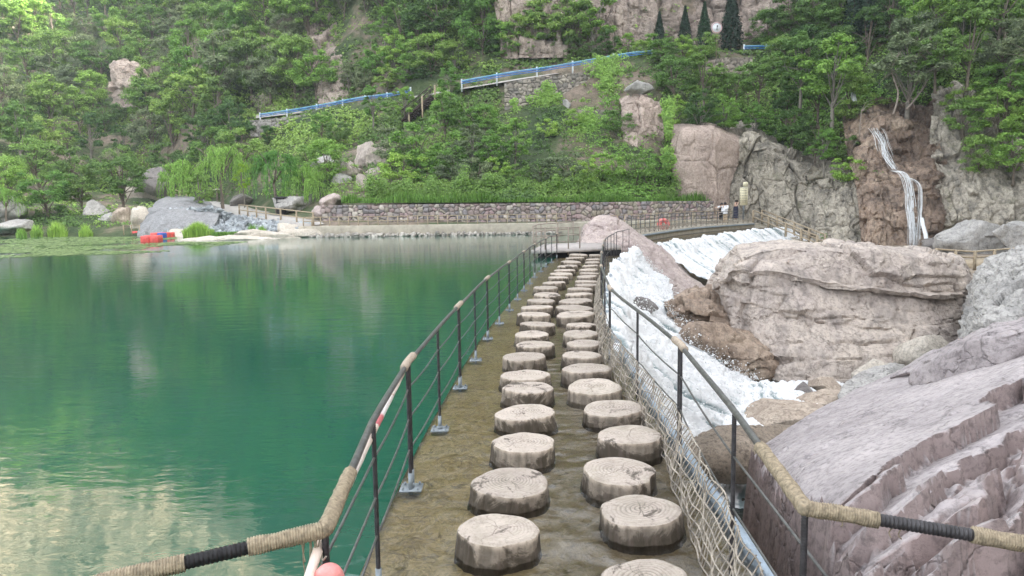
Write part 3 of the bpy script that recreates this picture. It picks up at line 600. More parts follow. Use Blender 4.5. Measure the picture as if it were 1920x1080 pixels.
# outline: left wall beside the channel, far edge
le = np.interp(P2[:, 1], [1.5, 3.4, 4.3, 6.0, 7.3, 9.5, 12], [1.52, 1.60, 1.82, 2.10, 2.42, 3.1, 5.5])+.20*fbm(P3, 1.6, 5, 75, .6)
dl = le-P2[:, 0]; zc = np.where(dl > 0, zc-dl*9, zc); zc -= .16*np.exp(-np.abs(np.minimum(-dl, 9))/.10)*(dl < 0)
far = np.interp(P2[:, 0], [1.3, 2.4, 4.95, 7, 9.6], [7.2, 7.6, 9.7, 10.0, 10.4])+.15*fbm(P3, 1.2, 4, 76); df = P2[:, 1]-far; zc = np.where(df > 0, zc-df*2.2, zc)
nb = 2.4+.3*fbm(P3, 1, 3, 83)-P2[:, 1]; zc = np.where(nb > 0, zc-nb*1.5, zc)
zc = np.maximum(zc, -3)
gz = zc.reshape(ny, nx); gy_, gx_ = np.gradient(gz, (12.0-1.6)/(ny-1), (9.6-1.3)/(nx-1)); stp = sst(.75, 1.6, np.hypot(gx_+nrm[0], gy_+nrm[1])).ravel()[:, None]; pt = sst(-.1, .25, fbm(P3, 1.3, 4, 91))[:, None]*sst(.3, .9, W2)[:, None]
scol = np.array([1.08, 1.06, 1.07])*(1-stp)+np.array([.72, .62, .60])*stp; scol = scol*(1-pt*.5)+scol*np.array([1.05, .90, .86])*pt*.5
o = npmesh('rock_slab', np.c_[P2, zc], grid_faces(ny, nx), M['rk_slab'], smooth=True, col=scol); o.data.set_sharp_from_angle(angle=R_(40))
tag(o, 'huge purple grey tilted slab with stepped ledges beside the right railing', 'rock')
# bar of rock lying on the slab's upper edge
p0, p1 = at(1692, 706, 9.0), at(2060, 590, 7.4); dv = p1-p0; L = np.linalg.norm(dv)
o = boulder('rock_bar', (p0+p1)/2-np.array([0, 0, .05]), (L*.60, .62, .26), M['rk_purple'], 92, math.atan2(dv[1], dv[0]), 26, .035, 150, -math.atan2(dv[2], math.hypot(dv[0], dv[1])), 20, 'long reddish rock bar lying along the top of the big purple slab')
p0 = at(1870, 650, 6.9); boulder('rock_bar', p0, (.8, .4, .17), M['rk_purple'], 93, math.atan2(dv[1], dv[0]), 20, .04, 90, -math.atan2(dv[2], math.hypot(dv[0], dv[1])), 18, 'short rounded rock bar in front of the long reddish bar')

# ------------------------------------------------------------------ stepping stumps
def m_stump():
    b = NB('stump'); co = b.co(); sep = b.n('SeparateXYZ'); b.l(co, sep.inputs[0]); oi = b.n('ObjectInfo')
    off = b.n('VectorMath', operation='ADD'); b.l(co, off.inputs[0]); cx = b.n('CombineXYZ'); b.l(b.math('MULTIPLY', oi.outputs['Random'], 30.), cx.inputs[2]); b.l(cx.outputs[0], off.inputs[1]); q = off.outputs[0]
    n1 = b.noise(q, 7, 8, .7, .6); n2 = b.noise(q, 40, 7, .75); n3 = b.noise(q, 3.2, 6, .65, .8)
    c = b.ramp(n1, [(.30, (.31, .265, .21)), (.5, (.445, .385, .32)), (.7, (.57, .495, .425))])
    c = b.mix(b.ramp(n3, [(.40, .0), (.62, .6)]), c, (.50, .42, .37))
    c = b.mix(1., c, b.ramp(oi.outputs['Random'], [(0, .84), (1, 1.06)]), 'MULTIPLY')
    c = b.mix(b.ramp(n2, [(.34, .6), (.48, 0.)]), c, (.20, .17, .14))
    # vertex colour darkens the ring grooves on the cut face
    a = b.n('Attribute', attribute_name='Col'); c = b.mix(1., c, a.outputs[0], 'MULTIPLY')
    # wet dark algae stains creeping up from the waterline
    hgt = b.math('ADD', sep.outputs[2], b.math('MULTIPLY', b.math('SUBTRACT', n3, .5), -.55)); hgt = b.math('ADD', hgt, b.math('MULTIPLY', b.math('SUBTRACT', n1, .5), -.30))
    c = b.mix(b.ramp(hgt, [(.055, .95), (.09, .75), (.12, 0.)]), c, (.05, .038, .024))
    st = b.noise(b.co((5, 5, .6)), 4, 5, .6); c = b.mix(b.math('MULTIPLY', b.ramp(st, [(.5, 0.), (.62, .5)]), b.ramp(sep.outputs[2], [(.135, 1.), (.15, 0.)])), c, (.13, .10, .08))
    nr = b.bump(n1, .5, .02); nr = b.bump(n2, .5, .006, nr); return b.fin(c, .8, nr)
M['stump'] = m_stump()
def stump_mesh(seed, name='stump'):
    rg = np.random.default_rng(seed); na = 200; a = np.linspace(0, 2*math.pi, na, endpoint=False)
    lob = 1+.035*np.cos(2*a+rg.uniform(0, 6))+.025*np.cos(3*a+rg.uniform(0, 6))+.02*np.cos(5*a+rg.uniform(0, 6))
    nt_ = rg.uniform(0, 6.28); dn_ = (a-nt_+math.pi) % (2*math.pi)-math.pi; lob = lob-(.07 if seed % 2 else .03)*np.exp(-(dn_/.22)**2)
    lob = lob+fbm(np.c_[np.cos(a), np.sin(a), 0*a+seed], 3, 3, seed)*.03
    nrg = 52; rr = np.linspace(0, 1, nrg); cr_a = rg.uniform(0, 2*math.pi, 7); cr_l = rg.uniform(.45, 1.0, 7); cc = rg.uniform(-.12, .12, 2)
    rows = []; cols = []; H = .17; R0 = .225
    for r in rr:
        x = np.cos(a)*lob*r*R0; y = np.sin(a)*lob*r*R0
        p = np.c_[x, y, 0*a+seed]; wob = fbm(p, 9, 3, seed+1)*.12
        rd = np.hypot(x-cc[0]*R0*(1-r), y-cc[1]*R0*(1-r))/R0+wob*.5*(.3+r)
        ring = np.sin(rd*2*math.pi*(9+seed % 3)); amp_ = np.clip(1.15-rd, .15, 1)*(.55+.45*np.tanh(3*fbm(p, 4, 2, seed+2)+.6))
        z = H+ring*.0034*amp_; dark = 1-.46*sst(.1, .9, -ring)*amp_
        crack = np.zeros(na)
        for ca, cl in zip(cr_a, cr_l):
            da = (a-ca+.10*np.sin(9*r+ca)+math.pi) % (2*math.pi)-math.pi; crack = np.maximum(crack, np.exp(-(da*max(r, .02)*R0/.0017)**2)*(r < cl)*(r > .02))
        z = z-crack*.005; dark = dark*(1-.5*crack)
        z = z+fbm(p, 14, 3, seed+3)*.0025-(.010*sst(.93, 1., r)); rows.append(np.c_[x, y, z]); cols.append(np.repeat(dark[:, None], 3, 1))
    prof = [(1.02, .158), (1.035, .148), (1.04, .135), (1.045, .12), (1.05, .10), (1.058, .08), (1.067, .06), (1.075, .045), (1.085, .03), (1.10, .015), (1.11, 0.), (1.12, -.03)]
    for k, (s, h) in enumerate(prof):
        x = np.cos(a)*R0; y = np.sin(a)*R0; fl = fbm(np.c_[np.cos(a)*4, np.sin(a)*4, h*3+0*a+seed], 1.6, 4, seed+5, .6)
        groove = -np.abs(np.sin(a*(5+seed % 4)+3.2*fbm(np.c_[np.cos(a), np.sin(a), 0*a], 2, 3, seed+8)+seed))**6*.014
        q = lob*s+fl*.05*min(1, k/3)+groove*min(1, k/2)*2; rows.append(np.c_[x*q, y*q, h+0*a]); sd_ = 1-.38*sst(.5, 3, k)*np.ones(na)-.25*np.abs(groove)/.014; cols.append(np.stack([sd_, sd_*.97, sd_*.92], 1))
    v = np.concatenate(rows); nR = len(rows)
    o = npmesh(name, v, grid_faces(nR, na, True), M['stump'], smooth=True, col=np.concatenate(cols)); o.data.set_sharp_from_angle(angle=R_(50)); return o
ORD = ['nearest', 'second', 'third', 'fourth', 'fifth', 'sixth', 'seventh', 'eighth', 'ninth', 'tenth', 'eleventh', 'twelfth', 'thirteenth', 'fourteenth', 'fifteenth', 'sixteenth', 'seventeenth', 'eighteenth', 'nineteenth', 'twentieth', 'twenty-first', 'twenty-second', 'twenty-third', 'twenty-fourth', 'twenty-fifth', 'twenty-sixth', 'twenty-seventh', 'twenty-eighth', 'twenty-ninth', 'thirtieth']
LST = [(930, 1118, 172), (932, 988, 155), (957, 897, 143), (982, 826, 124), (986, 768, 114), (990, 725, 101), (985, 699, 95), (983, 667, 79), (1003, 643, 74), (997, 624, 66), (1008, 605, 63), (1000, 588, 63), (1006, 575, 58), (1015, 563, 52), (1026, 552, 50), (1023, 538, 50), (1039, 528, 42), (1046, 519, 40), (1052, 512, 40), (1058, 505, 38), (1064, 498, 37), (1070, 490, 38), (1078, 483, 38), (1085, 477, 32), (1092, 471, 28)]
RST = [(1210, 1078, 174), (1202, 949, 158), (1160, 878, 147), (1181, 812, 124), (1150, 761, 112), (1115, 722, 103), (1100, 691, 93), (1089, 662, 77), (1095, 641, 69), (1088, 625, 64), (1090, 606, 57), (1079, 589, 71), (1076, 575, 68), (1080, 563, 63), (1086, 551, 51), (1087, 541, 48), (1100, 534, 46), (1099, 527, 43), (1101, 518, 38), (1104, 511, 36), (1104, 505, 34), (1107, 498, 31), (1111, 491, 28), (1113, 485, 26), (1116, 478, 24)]
sm = []
for side, LS in (('left', LST), ('right', RST)):
    for k, (px, py, wd) in enumerate(LS):
        p = onz(px, py, .17); sc_ = wd*p[1]/FPX/(2*.225*1.03)
        if len(sm) < 12: o = stump_mesh(len(sm)+3); sm.append(o)
        else: o = cp(sm[(k*3+(5 if side == 'left' else 0)) % 12])
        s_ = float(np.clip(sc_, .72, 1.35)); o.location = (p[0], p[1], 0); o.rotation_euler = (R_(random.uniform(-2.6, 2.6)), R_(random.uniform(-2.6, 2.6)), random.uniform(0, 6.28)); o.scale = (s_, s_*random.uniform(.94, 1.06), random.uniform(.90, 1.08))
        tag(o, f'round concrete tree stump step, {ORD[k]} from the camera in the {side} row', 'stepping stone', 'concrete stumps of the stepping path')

# ------------------------------------------------------------------ railings along the path
HR = .90
def rail_xy(Y, side):
    if side < 0: return np.interp(Y, [2.33, 3.57, 4.95, 7.78, 10.7, 13.65, 16.75, 19.9, 23.3, 26.8, 29], [-.62, -.69, -.71, -.565, -.36, -.05, .275, .62, 1.08, 1.63, 2.0])
    return np.interp(Y, [2.45, 3.63, 5.44, 7.17, 9.19, 12.5, 16, 18.8, 21.4, 23.4, 27.7, 30.8], [.99, 1.10, 1.24, 1.22, 1.21, 1.50, 1.93, 2.30, 2.66, 3.0, 3.9, 4.85])
post_mb = MB(); post_mb.rib([[0, 0, .02], [0, 0, HR]], .0105, .0022, .011, 8, 4, True)
post0 = post_mb.build('post', M['steel'], smooth=True)
sl_mb = MB(); sl_mb.tube([[0, 0, 0], [0, 0, .15]], .016, 10); sl0 = sl_mb.build('sleeve', M['sleeve'], smooth=True)
bp = MB(); bp.box((0, 0, .030), (.15, .15, .010))
for i in (-1, 1):
    for j in (-1, 1): bp.tube([[i*.052, j*.052, .03], [i*.052, j*.052, .052]], .009, 6)
bp.tube([[0, 0, .03], [0, 0, .06]], .024, 10)
bp0 = bp.build('base_plate', M['sleeve'])
used = {}
def put(o0, parent, loc, rz=0, sc_=1):
    if o0.name in used: o = cp(o0, parent)
    else: o = o0; o.parent = parent; used[o0.name] = 1
    o.location = V(loc); o.rotation_euler = (0, 0, rz); o.scale = (sc_,)*3; return o
def railing(side, ys_pair, ys_single, label, yend, corner_out):
    root = empty('railing', (0, 0, 0), label, 'railing')
    for y in ys_pair:
        for dy in (-.035, .035):
            x = rail_xy(y+dy, side); put(post0, root, (x, y+dy, 0)); put(sl0, root, (x, y+dy, 0))
        if side < 0 and y < 24: put(bp0, root, (rail_xy(y, side), y, 0))
    for y in ys_single:
        x = rail_xy(y, side); put(post0, root, (x, y, 0))
        if side < 0: put(sl0, root, (x, y, 0)); put(bp0, root, (x, y, 0))
    y0 = 2.33 if side < 0 else 2.45; c = [rail_xy(y0, side), y0, HR+.01]
    ys = np.linspace(y0, yend, 90); path = [[rail_xy(y, side), y, HR+.01+.006*math.sin(y*2.1)] for y in ys]
    MB().tube(path, .0165, 12).build('top_rail', M['rail'], root, True)
    m = MB(); m.rib([c, corner_out], .0185, .0035, .0135, 14, 8, False); m.build('top_rail', M['steel'], root, True)
    stations = sorted(ys_pair+ys_single)
    for h in ((.72, .53, .32) if side < 0 else (.68, .42)):
        m = MB(); k = 0; ysr = [1.4]+stations if True else stations
        pts = []
        for a, b_ in zip(stations[:-1], stations[1:]):
            for t in np.linspace(0, 1, 8, endpoint=False):
                y = a+(b_-a)*t; pts.append([rail_xy(y, side), y, h-.018*math.sin(math.pi*t)+.012*math.sin(a*5.3+h*9)])
        ya = 1.2; pts = [[rail_xy(y0, side)+(-.03 if side < 0 else .02), ya, h*1.0]]+pts
        m.tube(pts, .0062, 7); m.build('wire_rod', M['rail'], root, True)
    for i, y in enumerate(ys_pair):
        a = .20 if y < 12 else .16; q = [[rail_xy(t, side), t, HR+.012] for t in np.linspace(y-a, y+a, 9)]
        m = MB()
        if y < 9: m.rib(q, .024, .0035, .0085, 12, 5, True, .10)
        else: m.tube(smooth_path(q, 14), .0265+.002*np.sin(np.arange(14)*2.), 8)
        m.build('rope_wrap', M['rope_pale'], root, True)
    return root, c
cl_ = at(246, 1079, 2.12); L_root, cL = railing(-1, [4.95, 7.78, 10.7, 13.65, 16.75, 19.9, 23.3, 26.8], [3.57, 6.3, 9.2, 12.1, 15.2, 18.3, 21.6, 25.0], 'rusty steel railing with rope wrapped joints along the left edge of the stepping path', 28.6, cl_)
cr_ = at(1925, 1020, 2.33); R_root, cR = railing(1, [5.44, 9.19, 12.5, 16.0, 18.8, 21.4], [3.63, 7.2, 10.8, 14.2, 17.4, 20.1, 22.4, 23.6, 25, 26.4, 27.7, 29.2, 30.8], 'rusty steel railing with rope wrapped joints along the right edge of the stepping path', 30.8, cr_)
# corner posts and thick rope sleeves at the near corners
cL = np.array(cL); cR = np.array(cR)
def lerp(a, b, t): return np.array(a)*(1-t)+np.array(b)*t
put(post0, L_root, (cL[0], cL[1], 0), 0, 1.0); put(post0, R_root, (cR[0], cR[1], 0), 0, 1.0)
def sleeve(name, pts, root, R=.0235):
    m = MB(); m.rib(smooth_path(pts, 40), R, .0050, .0088, 20, 8, True, .16); return m.build(name, M['rope'], root, True)
nl = np.array([rail_xy(2.85, -1), 2.85, HR+.01]); nrr = np.array([rail_xy(3.08, 1), 3.08, HR+.01])
sleeve('rope_wrap', [lerp(cL, cl_, .42), lerp(cL, cl_, .2), lerp(cL, cl_, .03), lerp(cL, nl, .06), lerp(cL, nl, .5), nl], L_root)
sleeve('rope_wrap', [lerp(cL, cl_, 1.35), lerp(cL, cl_, 1.0), lerp(cL, cl_, .74)], L_root)
sleeve('rope_wrap', [lerp(cR, cr_, .34), lerp(cR, cr_, .15), lerp(cR, cr_, .02), lerp(cR, nrr, .05), lerp(cR, nrr, .5), nrr], R_root)
sleeve('rope_wrap', [lerp(cR, cr_, .76), lerp(cR, cr_, 1.0), lerp(cR, cr_, 1.25)], R_root)
m = MB(); m.rib([cL, lerp(cL, cl_, 1.5)], .0185, .0035, .0135, 14, 8, False); m.build('top_rail', M['steel'], L_root, True)
for (c, o_, root, n_) in ((cL, cl_, L_root, 9), (cR, lerp(cR, cr_, 3.2), R_root, 3)):
    m = MB()
    for k in range(n_):
        q = lerp(c, o_, .03+.11*random.random()); Lh = random.uniform(.04, .13) if root is L_root else random.uniform(.02, .035)
        pts = [q-np.array([0, 0, .02]), q+np.array([random.uniform(-.012, .012), random.uniform(-.01, .01), -.02-Lh*.6]), q+np.array([random.uniform(-.02, .02), random.uniform(-.02, .02), -.02-Lh])]
        m.tube(smooth_path(pts, 8), .0022, 5)
    m.build('rope_fray', M['rope'], root, True)
# red and white pole outside the left rail, and the pink float below it
def m_pole():
    b = NB('pole_paint'); co = b.co(); sep = b.n('SeparateXYZ'); b.l(co, sep.inputs[0]); n = b.noise(co, 14, 6, .7); y = b.math('ADD', sep.outputs[1], b.math('MULTIPLY', n, .10))
    fr = b.math('FRACT', b.math('MULTIPLY', y, .78), 0); c = b.ramp(fr, [(.0, (.55, .12, .14)), (.12, (.6, .16, .17)), (.16, (.78, .74, .72)), (.9, (.74, .60, .50))])
    c = b.mix(b.ramp(n, [(.62, 0.), (.68, .8)]), c, (.48, .25, .17)); return b.fin(c, .55, b.bump(n, .3, .005))
M['pole'] = m_pole()
pp = [at(760, 684, 5.0)+np.array([-.02, 0, -.06]), at(700, 810, 3.7), at(655, 905, 2.95), at(606, 1010, 2.42), at(590, 1050, 2.26), at(560, 1140, 1.95)]
m = MB(); q = smooth_path(pp, 60); m.tube(q, .0165+.001*np.sin(np.arange(60)), 12)
tag(m.build('float_pole', M['pole'], smooth=True), 'slim white and red painted pole tied outside the left railing', 'pole')
m = MB(); th = np.linspace(.02, math.pi-.02, 28); q = [[0, 0, .085*math.cos(t)] for t in th]; m.tube(q, [.052*math.sin(t)**.8+.0005 for t in th], 28)
fo = m.build('buoy', M['pink'], smooth=True); fo.location = V(at(614, 1102, 2.18)); fo.rotation_euler = (.3, .25, 0); tag(fo, 'pink float hanging on a thin rope under the left rail corner', 'float')
m = MB(); e = at(614, 1102, 2.18); m.tube(smooth_path([at(597, 1008, 2.40), at(604, 1025, 2.36), at(604, 1050, 2.28), e+np.array([0, 0, .1])], 20), .0032, 6)
m.build('cord', M['net'], fo, True).matrix_parent_inverse = fo.matrix_world.inverted() if False else Matrix.LocRotScale(fo.location, fo.rotation_euler, None).inverted()

# kerb channel along the spill edge
Yk = np.linspace(1.2, 32.2, 90); m = MB(); G = []
for y in Yk:
    x = float(np.interp(y, RE[:, 1], RE[:, 0]))+.02
    G.append([[x, y, -.06], [x, y, .07], [x+.008, y, .078], [x+.052, y, .078], [x+.06, y, .07], [x+.06, y, -.14], [x, y, -.06]])
o = npmesh('steel_channel', np.array(G).reshape(-1, 3), grid_faces(90, 7), M['channel']); tag(o, 'blue grey steel channel edging the weir under the rope net', 'channel')
# rope net between the rods and the weir
m = MB(); yv = 1.9; rg = random.Random(4)
def netp(y, t):   # t 0 top .. 1 bottom
    x = float(rail_xy(y, 1)); z = .43*(1-t)+.03*t; wob = .012*math.sin(y*7+t*9)+.008*math.sin(y*17+t*4)
    dx = -.02-.10*math.sin(t*math.pi*.55)+wob; return [x+dx, y+.008*math.sin(t*7+y*5), z+.004*math.sin(y*23+t*5)]
while yv < 16.5:
    pts = [netp(yv+.02*math.sin(yv*31)*t, t) for t in np.linspace(0, 1, 7)]; m.tube(pts, .0042 if yv < 9 else .006, 5, False); yv += .062 if yv < 9 else .10
for t in (0.02, .15, .28, .42, .56, .70, .84, .97):
    pts = [netp(y, t+.006*math.sin(y*11+t*20)) for y in np.arange(1.9, 16.5, .035)]; m.tube(pts, .0048, 5, False)
tag(m.build('rope_net', M['net'], smooth=True), 'knotted grey rope net laced along the lower right railing', 'net')

# ------------------------------------------------------------------ small platform at the far end of the path
pf = empty('platform', (1.9, 29, 0), 'low grey wooden landing over the lake at the far end of the stumps', 'platform')
ga, gb, gc, gd = onz(996, 469, .33), onz(1092, 466, .33), onz(1165, 462, .33), onz(1022, 457, .33)
def prism(poly, z0, z1, name, mat, parent=None, inv=None):
    poly = [(float(a), float(b_)) for a, b_ in poly]; n = len(poly); v = np.array([[x, y, z] for z in (z0, z1) for x, y in poly])
    m = MB(); m.add(v, [np.arange(n)[None, ::-1], (n+np.arange(n))[None, :], np.array([[i, (i+1) % n, n+(i+1) % n, n+i] for i in range(n)])]); o = m.build(name, mat, parent)
    if inv is not None: o.matrix_parent_inverse = Matrix.Translation(inv).inverted()
    return o
M['deck'] = m_plain('deck', (.42, .38, .36), .8, .2, 5, .4, .01)
prism([ga[:2], gb[:2], gc[:2], (gc[0], gd[1]+1), gd[:2]], .20, .33, 'deck', M['deck'], pf, pf.location)
prism([ga[:2]+[.25, .3], gb[:2]+[0, .3], gc[:2], gd[:2]+[.2, -.2]], -.6, .20, 'support', M['black'], pf, pf.location)
def world_part(o, root): o.matrix_parent_inverse = Matrix.Translation(root.location).inverted(); return o
def bar_fence(name, pts, H, label, cat, n_post, mat, hs=(1, .55), r=.03, extra_v=0, post_r=None, square=True, wireframe=False, group=None):
    pts = np.array(pts, float); root = empty(name, pts[0], label, cat, group); seg = np.linalg.norm(np.diff(pts, axis=0), axis=1); cum = np.concatenate([[0], np.cumsum(seg)])
    P = lambda t: np.array([np.interp(t*cum[-1], cum, pts[:, k]) for k in range(3)])
    p0_ = None
    for i in range(n_post):
        q = P(i/(n_post-1)); m = MB(); pr = post_r or r
        if p0_ is None:
            if square: m.box((0, 0, H/2-.1), (pr*2, pr*2, H+.25))
            else: m.tube([[0, 0, -.2], [0, 0, H+.03]], pr, 6)
            p0_ = m.build('post', mat, root); p0_.location = V(q-pts[0])
        else: c = cp(p0_, root); c.location = V(q-pts[0])
    for h in hs:
        m = MB(); m.tube([P(t)-pts[0]+np.array([0, 0, H*h]) for t in np.linspace(0, 1, max(2, n_post*2))], r*.8, 6); m.build('rail', mat, root, True)
    return root
A1 = onz(997, 469, .33); B1 = onz(1090, 466, .33); C1 = onz(1002, 458, .33)
bar_fence('platform_railing', [A1+[0.06, .06, 0], B1+[-.05, .06, 0]], .78, 'thin railing along the front of the wooden landing', 'railing', 5, M['twig'], (1, .65, .35), .022)
bar_fence('platform_railing', [A1+[0.06, .10, 0], onz(1010, 460, .33)+[0, 0, 0], onz(1075, 452, .33)], .85, 'thin railing along the lake side of the wooden landing', 'railing', 5, M['twig'], (1, .65, .35), .022)

# ------------------------------------------------------------------ far shore walkway, walls, bridge
def stone_wall(name, a, b_, zb, zt, label, cell=.36, mat=None, res=.055, thick=.5, slope=.12, pal=None, parent=None):
    """wall of rough fitted stones: every stone bulges and has its own colour"""
    pts = np.array([np.array(p, float) for p in (a if isinstance(a, list) else [a, b_])]); seg = np.linalg.norm(np.diff(pts[:, :2], axis=0), axis=1); cum = np.concatenate([[0], np.cumsum(seg)]); L = cum[-1]
    nu_ = int(L/res); zt = np.broadcast_to(np.asarray(zt, float), (len(pts),)); zb = np.broadcast_to(np.asarray(zb, float), (len(pts),)); Hm = float(np.max(zt-zb)); nv_ = max(6, int(Hm/res))
    s = np.linspace(0, L, nu_); x = np.interp(s, cum, pts[:, 0]); y = np.interp(s, cum, pts[:, 1]); ztt = np.interp(s, cum, zt); zbb = np.interp(s, cum, zb)
    t = np.linspace(0, 1, nv_); S, T = np.meshgrid(s, t); X = np.tile(x, (nv_, 1)); Y = np.tile(y, (nv_, 1)); Z = zbb[None]*(1-T)+ztt[None]*T
    tx = np.gradient(x, s); ty = np.gradient(y, s); nxx = ty; nyy = -tx; sg = -1 if (nyy.mean() > 0) else 1
    p = np.stack([S/cell, Z/cell*1.15, 0*S+3], -1).reshape(-1, 3); p = p+.25*np.stack([fbm(p, .8, 3, 1), fbm(p, .8, 3, 2), 0*p[:, 0]], 1); p[:, 2] = 3.5
    F1, F2, idv = worley(p, 11, .8); e = F2-F1; bul = sst(0, .30, e)*.10+idv*.05+fbm(p, 4, 4, 5)*.02
    pal = np.array(pal if pal is not None else [(.36, .29, .27), (.44, .36, .34), (.30, .27, .26), (.40, .36, .29), (.27, .25, .26), (.50, .45, .40), (.35, .26, .26)])
    c = pal[(idv*997).astype(int) % len(pal)]*(.8+.4*_h((idv*1e5).astype(int), 0*idv.astype(int), 0*idv.astype(int)))[:, None]; mort = np.array([.11, .10, .09]); mk = sst(.03, .12, e)[:, None]; c = c*mk+mort*(1-mk)
    off = bul.reshape(S.shape)-slope*T*Hm*0
    X = X+sg*nxx[None]*off; Y = Y+sg*nyy[None]*off
    G = np.stack([X, Y, Z], -1)
    topb = np.stack([x-sg*nxx*thick, y-sg*nyy*thick, ztt-.02], -1)[None]; G = np.concatenate([G, topb]); cc = np.concatenate([c.reshape(nv_, nu_, 3), np.tile(np.array([.3, .27, .22]), (1, nu_, 1))])
    o = npmesh(name, G.reshape(-1, 3), grid_faces(nv_+1, nu_), mat or M['wallstone'], parent, True, cc.reshape(-1, 3)); o.data.set_sharp_from_angle(angle=R_(50))
    if label: tag(o, label, 'stone wall')
    return o
zw = .72   # walkway height
W_ = [at(604, 412, 53.0), at(700, 416, 53.2), at(900, 416, 53.0), at(1060, 416, 53.2), at(1220, 413, 54.8), at(1336, 410, 58.4)]
W_ = [np.array([p[0], p[1], 0]) for p in W_]
ztop = [at(604, 384.5, 53.0)[2], at(700, 384, 53.2)[2], at(900, 382, 53)[2], at(1060, 380.5, 53.2)[2], at(1220, 377.5, 54.8)[2], at(1336, 376.5, 58.4)[2]]
stone_wall('stone_wall', W_, None, .55, ztop, 'long low wall of pinkish fitted stones behind the lakeside walkway')
E_ = [at(560, 434, 50.6), at(640, 437, 49.8), at(800, 438, 49.6), at(1000, 437, 49.8), at(1100, 433, 50.6), at(1220, 427, 52.6), at(1300, 423, 54.4), at(1385, 419, 56.5), at(1412, 418, 57.4)]
E_ = [np.array([p[0], p[1], 0]) for p in E_]; nE = 120
q = smooth_path(E_, nE); ztp = np.full(nE, zw); ztp[q[:, 0] > 10] = np.interp(q[q[:, 0] > 10][:, 0], [10, 18], [zw, .6])
G = np.array([[[x, y, -1], [x, y-.02, .28], [x, y-.02, z], [x, y+.02, z+.03], [x+.4, y+7.5, z+.03], [x+.4, y+7.6, -1]] for (x, y, _), z in zip(q, ztp)]); G[:, 0:3, 1] += .05*fbm(G[:, 0:3].reshape(-1, 3), 2, 3, 4).reshape(nE, 3)
tag(npmesh('walkway', G.reshape(-1, 3), grid_faces(nE, 6), M['concrete']), kind='structure')
for k in range(150):   # a ragged line of stones along the waterline
    pass
sv, sf, ncnt = [], [], 0
def pebbles(name, centers, radii, mat, seed, label=None, flat=.6, n=10):
    rg = np.random.default_rng(seed); th = np.linspace(0, math.pi, 5); ph = np.linspace(0, 2*math.pi, n, endpoint=False); T, P = np.meshgrid(th, ph, indexing='ij')
    d = np.stack([np.sin(T)*np.cos(P), np.sin(T)*np.sin(P), np.cos(T)], -1).reshape(-1, 3); f = grid_faces(5, n, True, True); V_, F_, C_ = [], [], []
    for i, (c, r) in enumerate(zip(centers, radii)):
        A = rg.normal(size=(3, 3)); Q, _ = np.linalg.qr(A); N = rg.normal(size=(9, 3)); N /= np.linalg.norm(N, axis=1)[:, None]; h = rg.uniform(.65, 1, 9); rad = 1/np.maximum((d@N.T/h).max(1), .8)
        v = (d*rad[:, None]*np.array([1, rg.uniform(.6, 1), flat*rg.uniform(.6, 1.1)]))@Q.T*r+c; V_.append(v); F_.append(f+i*len(d)); C_.append(np.tile(np.array([1, 1, 1])*rg.uniform(.6, 1.25), (len(d), 1)))
    o = npmesh(name, np.concatenate(V_), np.concatenate(F_), mat, col=np.concatenate(C_)); return o
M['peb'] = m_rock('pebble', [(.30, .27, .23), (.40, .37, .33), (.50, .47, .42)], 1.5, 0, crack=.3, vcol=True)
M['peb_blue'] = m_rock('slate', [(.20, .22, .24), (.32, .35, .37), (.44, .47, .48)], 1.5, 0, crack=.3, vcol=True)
cs = []; rs = []
for k in range(520):
    t = random.random()**.8; i = t*(nE-60); p = q[int(i)]; cs.append([p[0]+random.uniform(-.3, .3), p[1]-random.uniform(.0, .45)*(1.6-t), random.uniform(-.02, .16)]); rs.append(random.uniform(.08, .22)*(1.25-t*.6))
tag(pebbles('shore_stones', cs, rs, M['peb'], 3), kind='stuff')
# sloping path on the left with its rails
PL = [at(588, 424, 50.7), at(560, 420, 51.5), at(510, 413, 54.5), at(460, 407, 59), at(425, 398, 66), at(398, 388, 74), at(384, 379, 82)]
PR = [at(640, 418, 53.6), at(585, 411, 55.4), at(540, 404, 59), at(490, 397, 65), at(458, 388, 72), at(440, 382, 79), at(434, 378, 84)]
a_, b2 = smooth_path(PL, 40), smooth_path(PR, 40); G = np.stack([a_-[0, 0, 1.4], a_+[0, 0, .06], b2+[0, 0, .10], b2-[0, 0, 1.4]], 1)
tag(npmesh('footpath', G.reshape(-1, 3), grid_faces(40, 4), M['path']), kind='structure')
bar_fence('lakeside_railing', [a_[14]+[0, 0, .05], a_[7]+[0, 0, .05], a_[0]+[0, 0, .05]], .85, 'wooden post railing beside the grey path where it slopes to the lake', 'railing', 7, M['wood'], (1, .5), .05)
Eq = [np.array([p[0], p[1]+.12, z]) for p, z in zip(q, ztp)]
bar_fence('lakeside_railing', Eq[2:66:4], .62, 'long thin wooden railing on the walkway below the stone wall', 'railing', 28, M['wood'], (1, .55), .032)
bar_fence('path_railing', [at(222, 371, 92), at(262, 372, 90), at(300, 366, 86), at(350, 378, 80)], .95, 'wooden railing on the far left path where the person in white walks', 'railing', 11, M['wood'], (1, .5), .05)
stone_wall('stone_wall', [at(165, 385, 78), at(225, 384, 80), at(300, 388, 80)], None, [1.2, 1.2, 1.0], [2.6, 2.55, 2.0], 'rough dry stone bank under the far left path railing', .6, res=.12)
stone_wall('stone_wall', [at(365, 384, 88), at(400, 380, 88), at(440, 378, 86), at(462, 382, 80)], None, [1.5, 1.5, 1.5, 1.5], [3.4, 3.5, 3.4, 3.1], 'low reddish stone wall behind the top of the sloping path', .45, res=.10)
